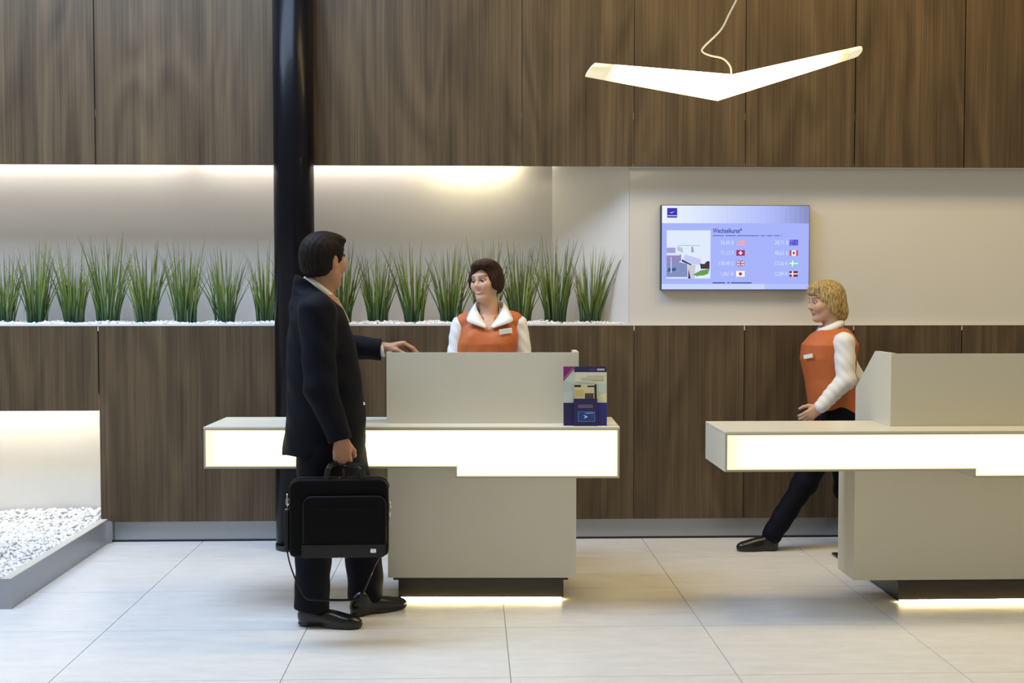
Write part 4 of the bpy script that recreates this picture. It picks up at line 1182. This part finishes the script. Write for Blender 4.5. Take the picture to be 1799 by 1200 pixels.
vfold = lambda P: (.003 * np.sin(P[:, 2] * 45 + 25 * np.abs(P[:, 0] - WO[0])) * np.sin(P[:, 0] * 33 + 1)).astype(np.float32)
neckcut = sub(at(859.5, 547, WY - .09), (.034, .12, .072), np.eye(3), .006)
neckcut2 = sub(at(859, 538, WY), (.078, .090, .078), np.eye(3), .006)
vest = [stack(vl, Fw, 2.3, .02), ell(at(835, 596, WY - .075), (.06, .05, .055), None, .05), ell(at(883, 596, WY - .075), (.06, .05, .055), None, .05), cone(at(846, 556, WY), at(816, 566, WY), .046, .050, .03), cone(at(872, 556, WY), at(904, 564, WY), .046, .050, .03), neckcut, neckcut2]
link('vest', net_mesh('vest', vest, .0045, None, vfold, WO), M['vest'], woman)
sl = []
for a_, b_, c_ in ((wshR, welR, wwrR), (wshL, welL, wwrL)):
    sl.append([cone(a_, b_, .049, .046, .02), cone(b_, c_, .050, .036, .02)])
sfold = lambda P: (.003 * np.sin(P[:, 2] * 70 + P[:, 0] * 50) * np.sin(P[:, 0] * 60 + 20 * P[:, 2])).astype(np.float32)
for s_ in sl: link('shirt_sleeve', net_mesh('shirt_sleeve', s_, .0045, None, sfold, WO), M['shirt'], woman)
def collar_side(sg, f):
    X_ = lambda px: 859 + (px - 859) * sg * f
    T = [(859, 531, .058), (878, 529, .040), (884, 533, 0), (881, 545, -.045), (873, 559, -.082), (862, 574, -.108)]
    Bq = [(859, 541, .068), (885, 541, .052), (894, 546, .0), (899, 555, -.060), (899, 565, -.108), (866, 577, -.122)]
    bm = bmesh.new(); prev = None
    for a_, b_ in zip(catmull([at(X_(p[0]), p[1], WY + p[2]) for p in T], 5), catmull([at(X_(p[0]), p[1], WY + p[2]) for p in Bq], 5)):
        m_ = (a_ + b_) / 2 + np.array([0, -.004, .003])
        cur = [bm.verts.new(v - WO) for v in (a_, m_, b_)]
        if prev:
            for k in range(2): bm.faces.new([prev[k], prev[k + 1], cur[k + 1], cur[k]])
        prev = cur
    o = link('collar_flap', bm_mesh('collar_flap', bm, True), M['shirt'], woman)
    md = o.modifiers.new('solid', 'SOLIDIFY'); md.thickness = .004; md.offset = 0
collar_side(1, 1.0); collar_side(-1, .92)
pb = at(888.5, 582, WY - .132)
nbg = box('name_badge', (-.035, -.003, -.0135), (.035, .003, .0135), M['shirt'], woman, bevel=.001)
nbg.location = tuple(pb - WO); nbg.rotation_euler = (0.1, math.radians(-8), math.radians(10))
wt = [stack([(.80, WO[0], WY, .10, .165), (.95, WO[0], WY, .10, .155)], Fw)]
for h_, k2, a2 in legs: wt += [cone(h_, k2, .088, .066, .05), cone(k2, a2, .064, .058, .03)]
link('trousers', net_mesh('trousers', wt, .009, None, None, WO), M['suit'], woman)
for h_, k2, a2 in legs:
    hl_ = np.array([a2[0], a2[1], 0]) - Fw * .05
    link('shoe', net_mesh('shoe', shoe_ops(hl_, hl_ + Fw * .23, .85) + [cut((0, 0, .001), (0, 0, -1), .002)], .006, None, None, WO), M['shoe'], woman)

# ------------------------------------------------------------------ the woman walking past
KY = 6.93; KO = np.array([1.99, KY, 0.0])
Fk = np.array([-1.0, 0, 0])
kc = at(1450, 529, KY); KA = frame(math.radians(180 + 8), math.radians(6)); KS = .98
kn = at(1464, 580, KY)
kS, kE, kW = at(1483, 603, KY - .15), at(1486, 668, KY - .19), at(1440, 716, KY - .19)
kS2, kE2, kW2 = at(1474, 603, KY + .14), at(1502, 665, KY + .16), at(1512, 722, KY + .15)
khd = at(1411, 737, KY - .19) - kW
kh1 = hand_ops(kW, khd, (.2, 1, 0), nrm((-.7, 0, .7)), .88, curl=(.5, .6, .4))
kh2 = hand_ops(kW2, (-.1, 0, -1), (0, -1, 0), nrm((-1, 0, 0)), .88, curl=(.4, .5, .4))
khF, kkF, kaF = at(1470, 735, KY - .08), at(1414, 848, KY - .08), at(1357, 938, KY - .07)
khB, kkB, kaB = at(1480, 735, KY + .08), at(1487, 860, KY + .08), at(1540, 940, KY + .08)
kb = head_ops(kc, KA, KS, True) + [cone(kn, at(1458, 556, KY), .052, .046, .03), cone(at(1475, 735, KY), at(1468, 665, KY), .11, .10, .06), cone(at(1468, 665, KY), at(1465, 605, KY), .10, .10, .05),
      cone(at(1464, 592, KY), kS, .04, .034, .04), cone(at(1464, 592, KY), kS2, .04, .034, .04), cone(kS, kE, .04, .034, .02), cone(kE, kW, .033, .023, .02), cone(kS2, kE2, .04, .034, .02), cone(kE2, kW2, .033, .023, .02),
      cone(khF, kkF, .07, .05, .05), cone(kkF, kaF, .045, .032, .02), cone(khB, kkB, .07, .05, .05), cone(kkB, kaB, .045, .032, .02)] + kh1 + kh2
col_k = face_color(kc, KA, KS, SKIN_B, (.50, .20, .17), (.22, .13, .06), .0034)
walker = link('person', net_mesh('person', kb, .0042, col_k, None, KO), M['skin'], None, KO)
tag(walker, 'blonde person in an orange vest walking along the wall under the screen', 'person')
link('eyes', eyes_mesh('eyes', kc, KA, KS, (1, 0, -.1), (.08, .12, .16, 1), KO), M['eye'], walker)
w3 = lambda x, y, z: kc + KA @ (np.array([x, y, z]) * KS)
kr = [ell(w3(-.018, 0, .028), (.110 * KS, .088 * KS, .099 * KS), KA, .02), ell(w3(-.055, 0, -.035), (.072 * KS, .080 * KS, .080 * KS), KA, .03), ell(w3(.04, 0, .088), (.060 * KS, .062 * KS, .030 * KS), KA, .03),
      ell(w3(-.080, 0, -.085), (.050 * KS, .060 * KS, .055 * KS), KA, .04), ell(w3(-.010, .080, -.025), (.036 * KS, .014 * KS, .062 * KS), KA, .02), ell(w3(-.010, -.080, -.025), (.036 * KS, .014 * KS, .062 * KS), KA, .02),
      sub(w3(.110, 0, -.020), (.072 * KS, .086 * KS, .086 * KS), KA, .014), sub(w3(.062, 0, -.105), (.095 * KS, .12 * KS, .062 * KS), KA, .015),
      ell(w3(.075, 0, .058), (.026 * KS, .050 * KS, .020 * KS), KA, .02)]
link('hair', net_mesh('hair', kr, .0036, None, hf2, KO), M['hair_blonde'], walker)
def klev(rows):
    out = []
    for yy, l_, r_, b_ in rows:
        p, q = at(l_, yy, KY), at(r_, yy, KY); out.append((p[2], (p[0] + q[0]) / 2, KY, (q[0] - p[0]) / 2, b_))
    return sorted(out)
kv = [stack(klev([(748, 1428, 1512, .165), (732, 1424, 1508, .160), (700, 1420, 1502, .145), (665, 1415, 1500, .142), (630, 1407, 1503, .155), (605, 1410, 1506, .158), (588, 1425, 1498, .130), (577, 1440, 1488, .075)]), Fk, 2.2, .02), cone(at(1468, 590, KY), at(1480, 600, KY - .115), .045, .05, .03), cone(at(1468, 590, KY), at(1476, 600, KY + .115), .045, .05, .03), sub(at(1449, 562, KY), (.075, .055, .085), None, .01)]
link('vest', net_mesh('vest', kv, .005, None, None, KO), M['vest'], walker)
for a_, b_, c_ in ((kS, kE, kW), (kS2, kE2, kW2)):
    link('shirt_sleeve', net_mesh('shirt_sleeve', [cone(a_ + np.array([0, 0, .004]), b_, .062, .055, .02), cone(b_, c_ + (b_ - c_) * .06, .055, .040, .02)], .005, None, sfold, KO), M['shirt'], walker)
KC = frame(math.radians(180), math.radians(24))
band('shirt_collar', at(1458, 574, KY), KC, .066, .060, -.016, .020, math.radians(8), math.radians(352), M['shirt'], walker, KO, flare=.020, tip=.02, thick=.004)
kt = [stack(klev([(760, 1428, 1512, .165), (725, 1428, 1506, .155)]), Fk), cone(khF, kkF, .098, .070, .05), cone(kkF, kaF, .066, .060, .03), cone(khB, kkB, .098, .070, .05), cone(kkB, kaB, .066, .060, .03)]
link('trousers', net_mesh('trousers', kt, .006, None, folds_suit, KO), M['suit'], walker)
hf_ = np.array([kaF[0] + .03, kaF[1], .0]); tf_ = hf_ + np.array([-.235, -.01, 0])
link('shoe', net_mesh('shoe', shoe_ops(hf_, tf_, .85, .09) + [cut((0, 0, .001), (0, 0, -1), .002)], .0045, None, None, KO), M['shoe'], walker)
hb_ = np.array([kaB[0] + .03, kaB[1], .0]); tb_ = hb_ + np.array([-.235, .01, 0])
link('shoe', net_mesh('shoe', shoe_ops(hb_, tb_, .85, .10) + [cut((0, 0, .001), (0, 0, -1), .002)], .006, None, None, KO), M['shoe'], walker)
nb2 = box('name_badge', (-.032, -.003, -.012), (.032, .003, .012), M['shirt'], walker, bevel=.001)
nb2.location = tuple(at(1420, 626, KY - .10) - KO); nb2.rotation_euler = (0, math.radians(-10), math.radians(-55))
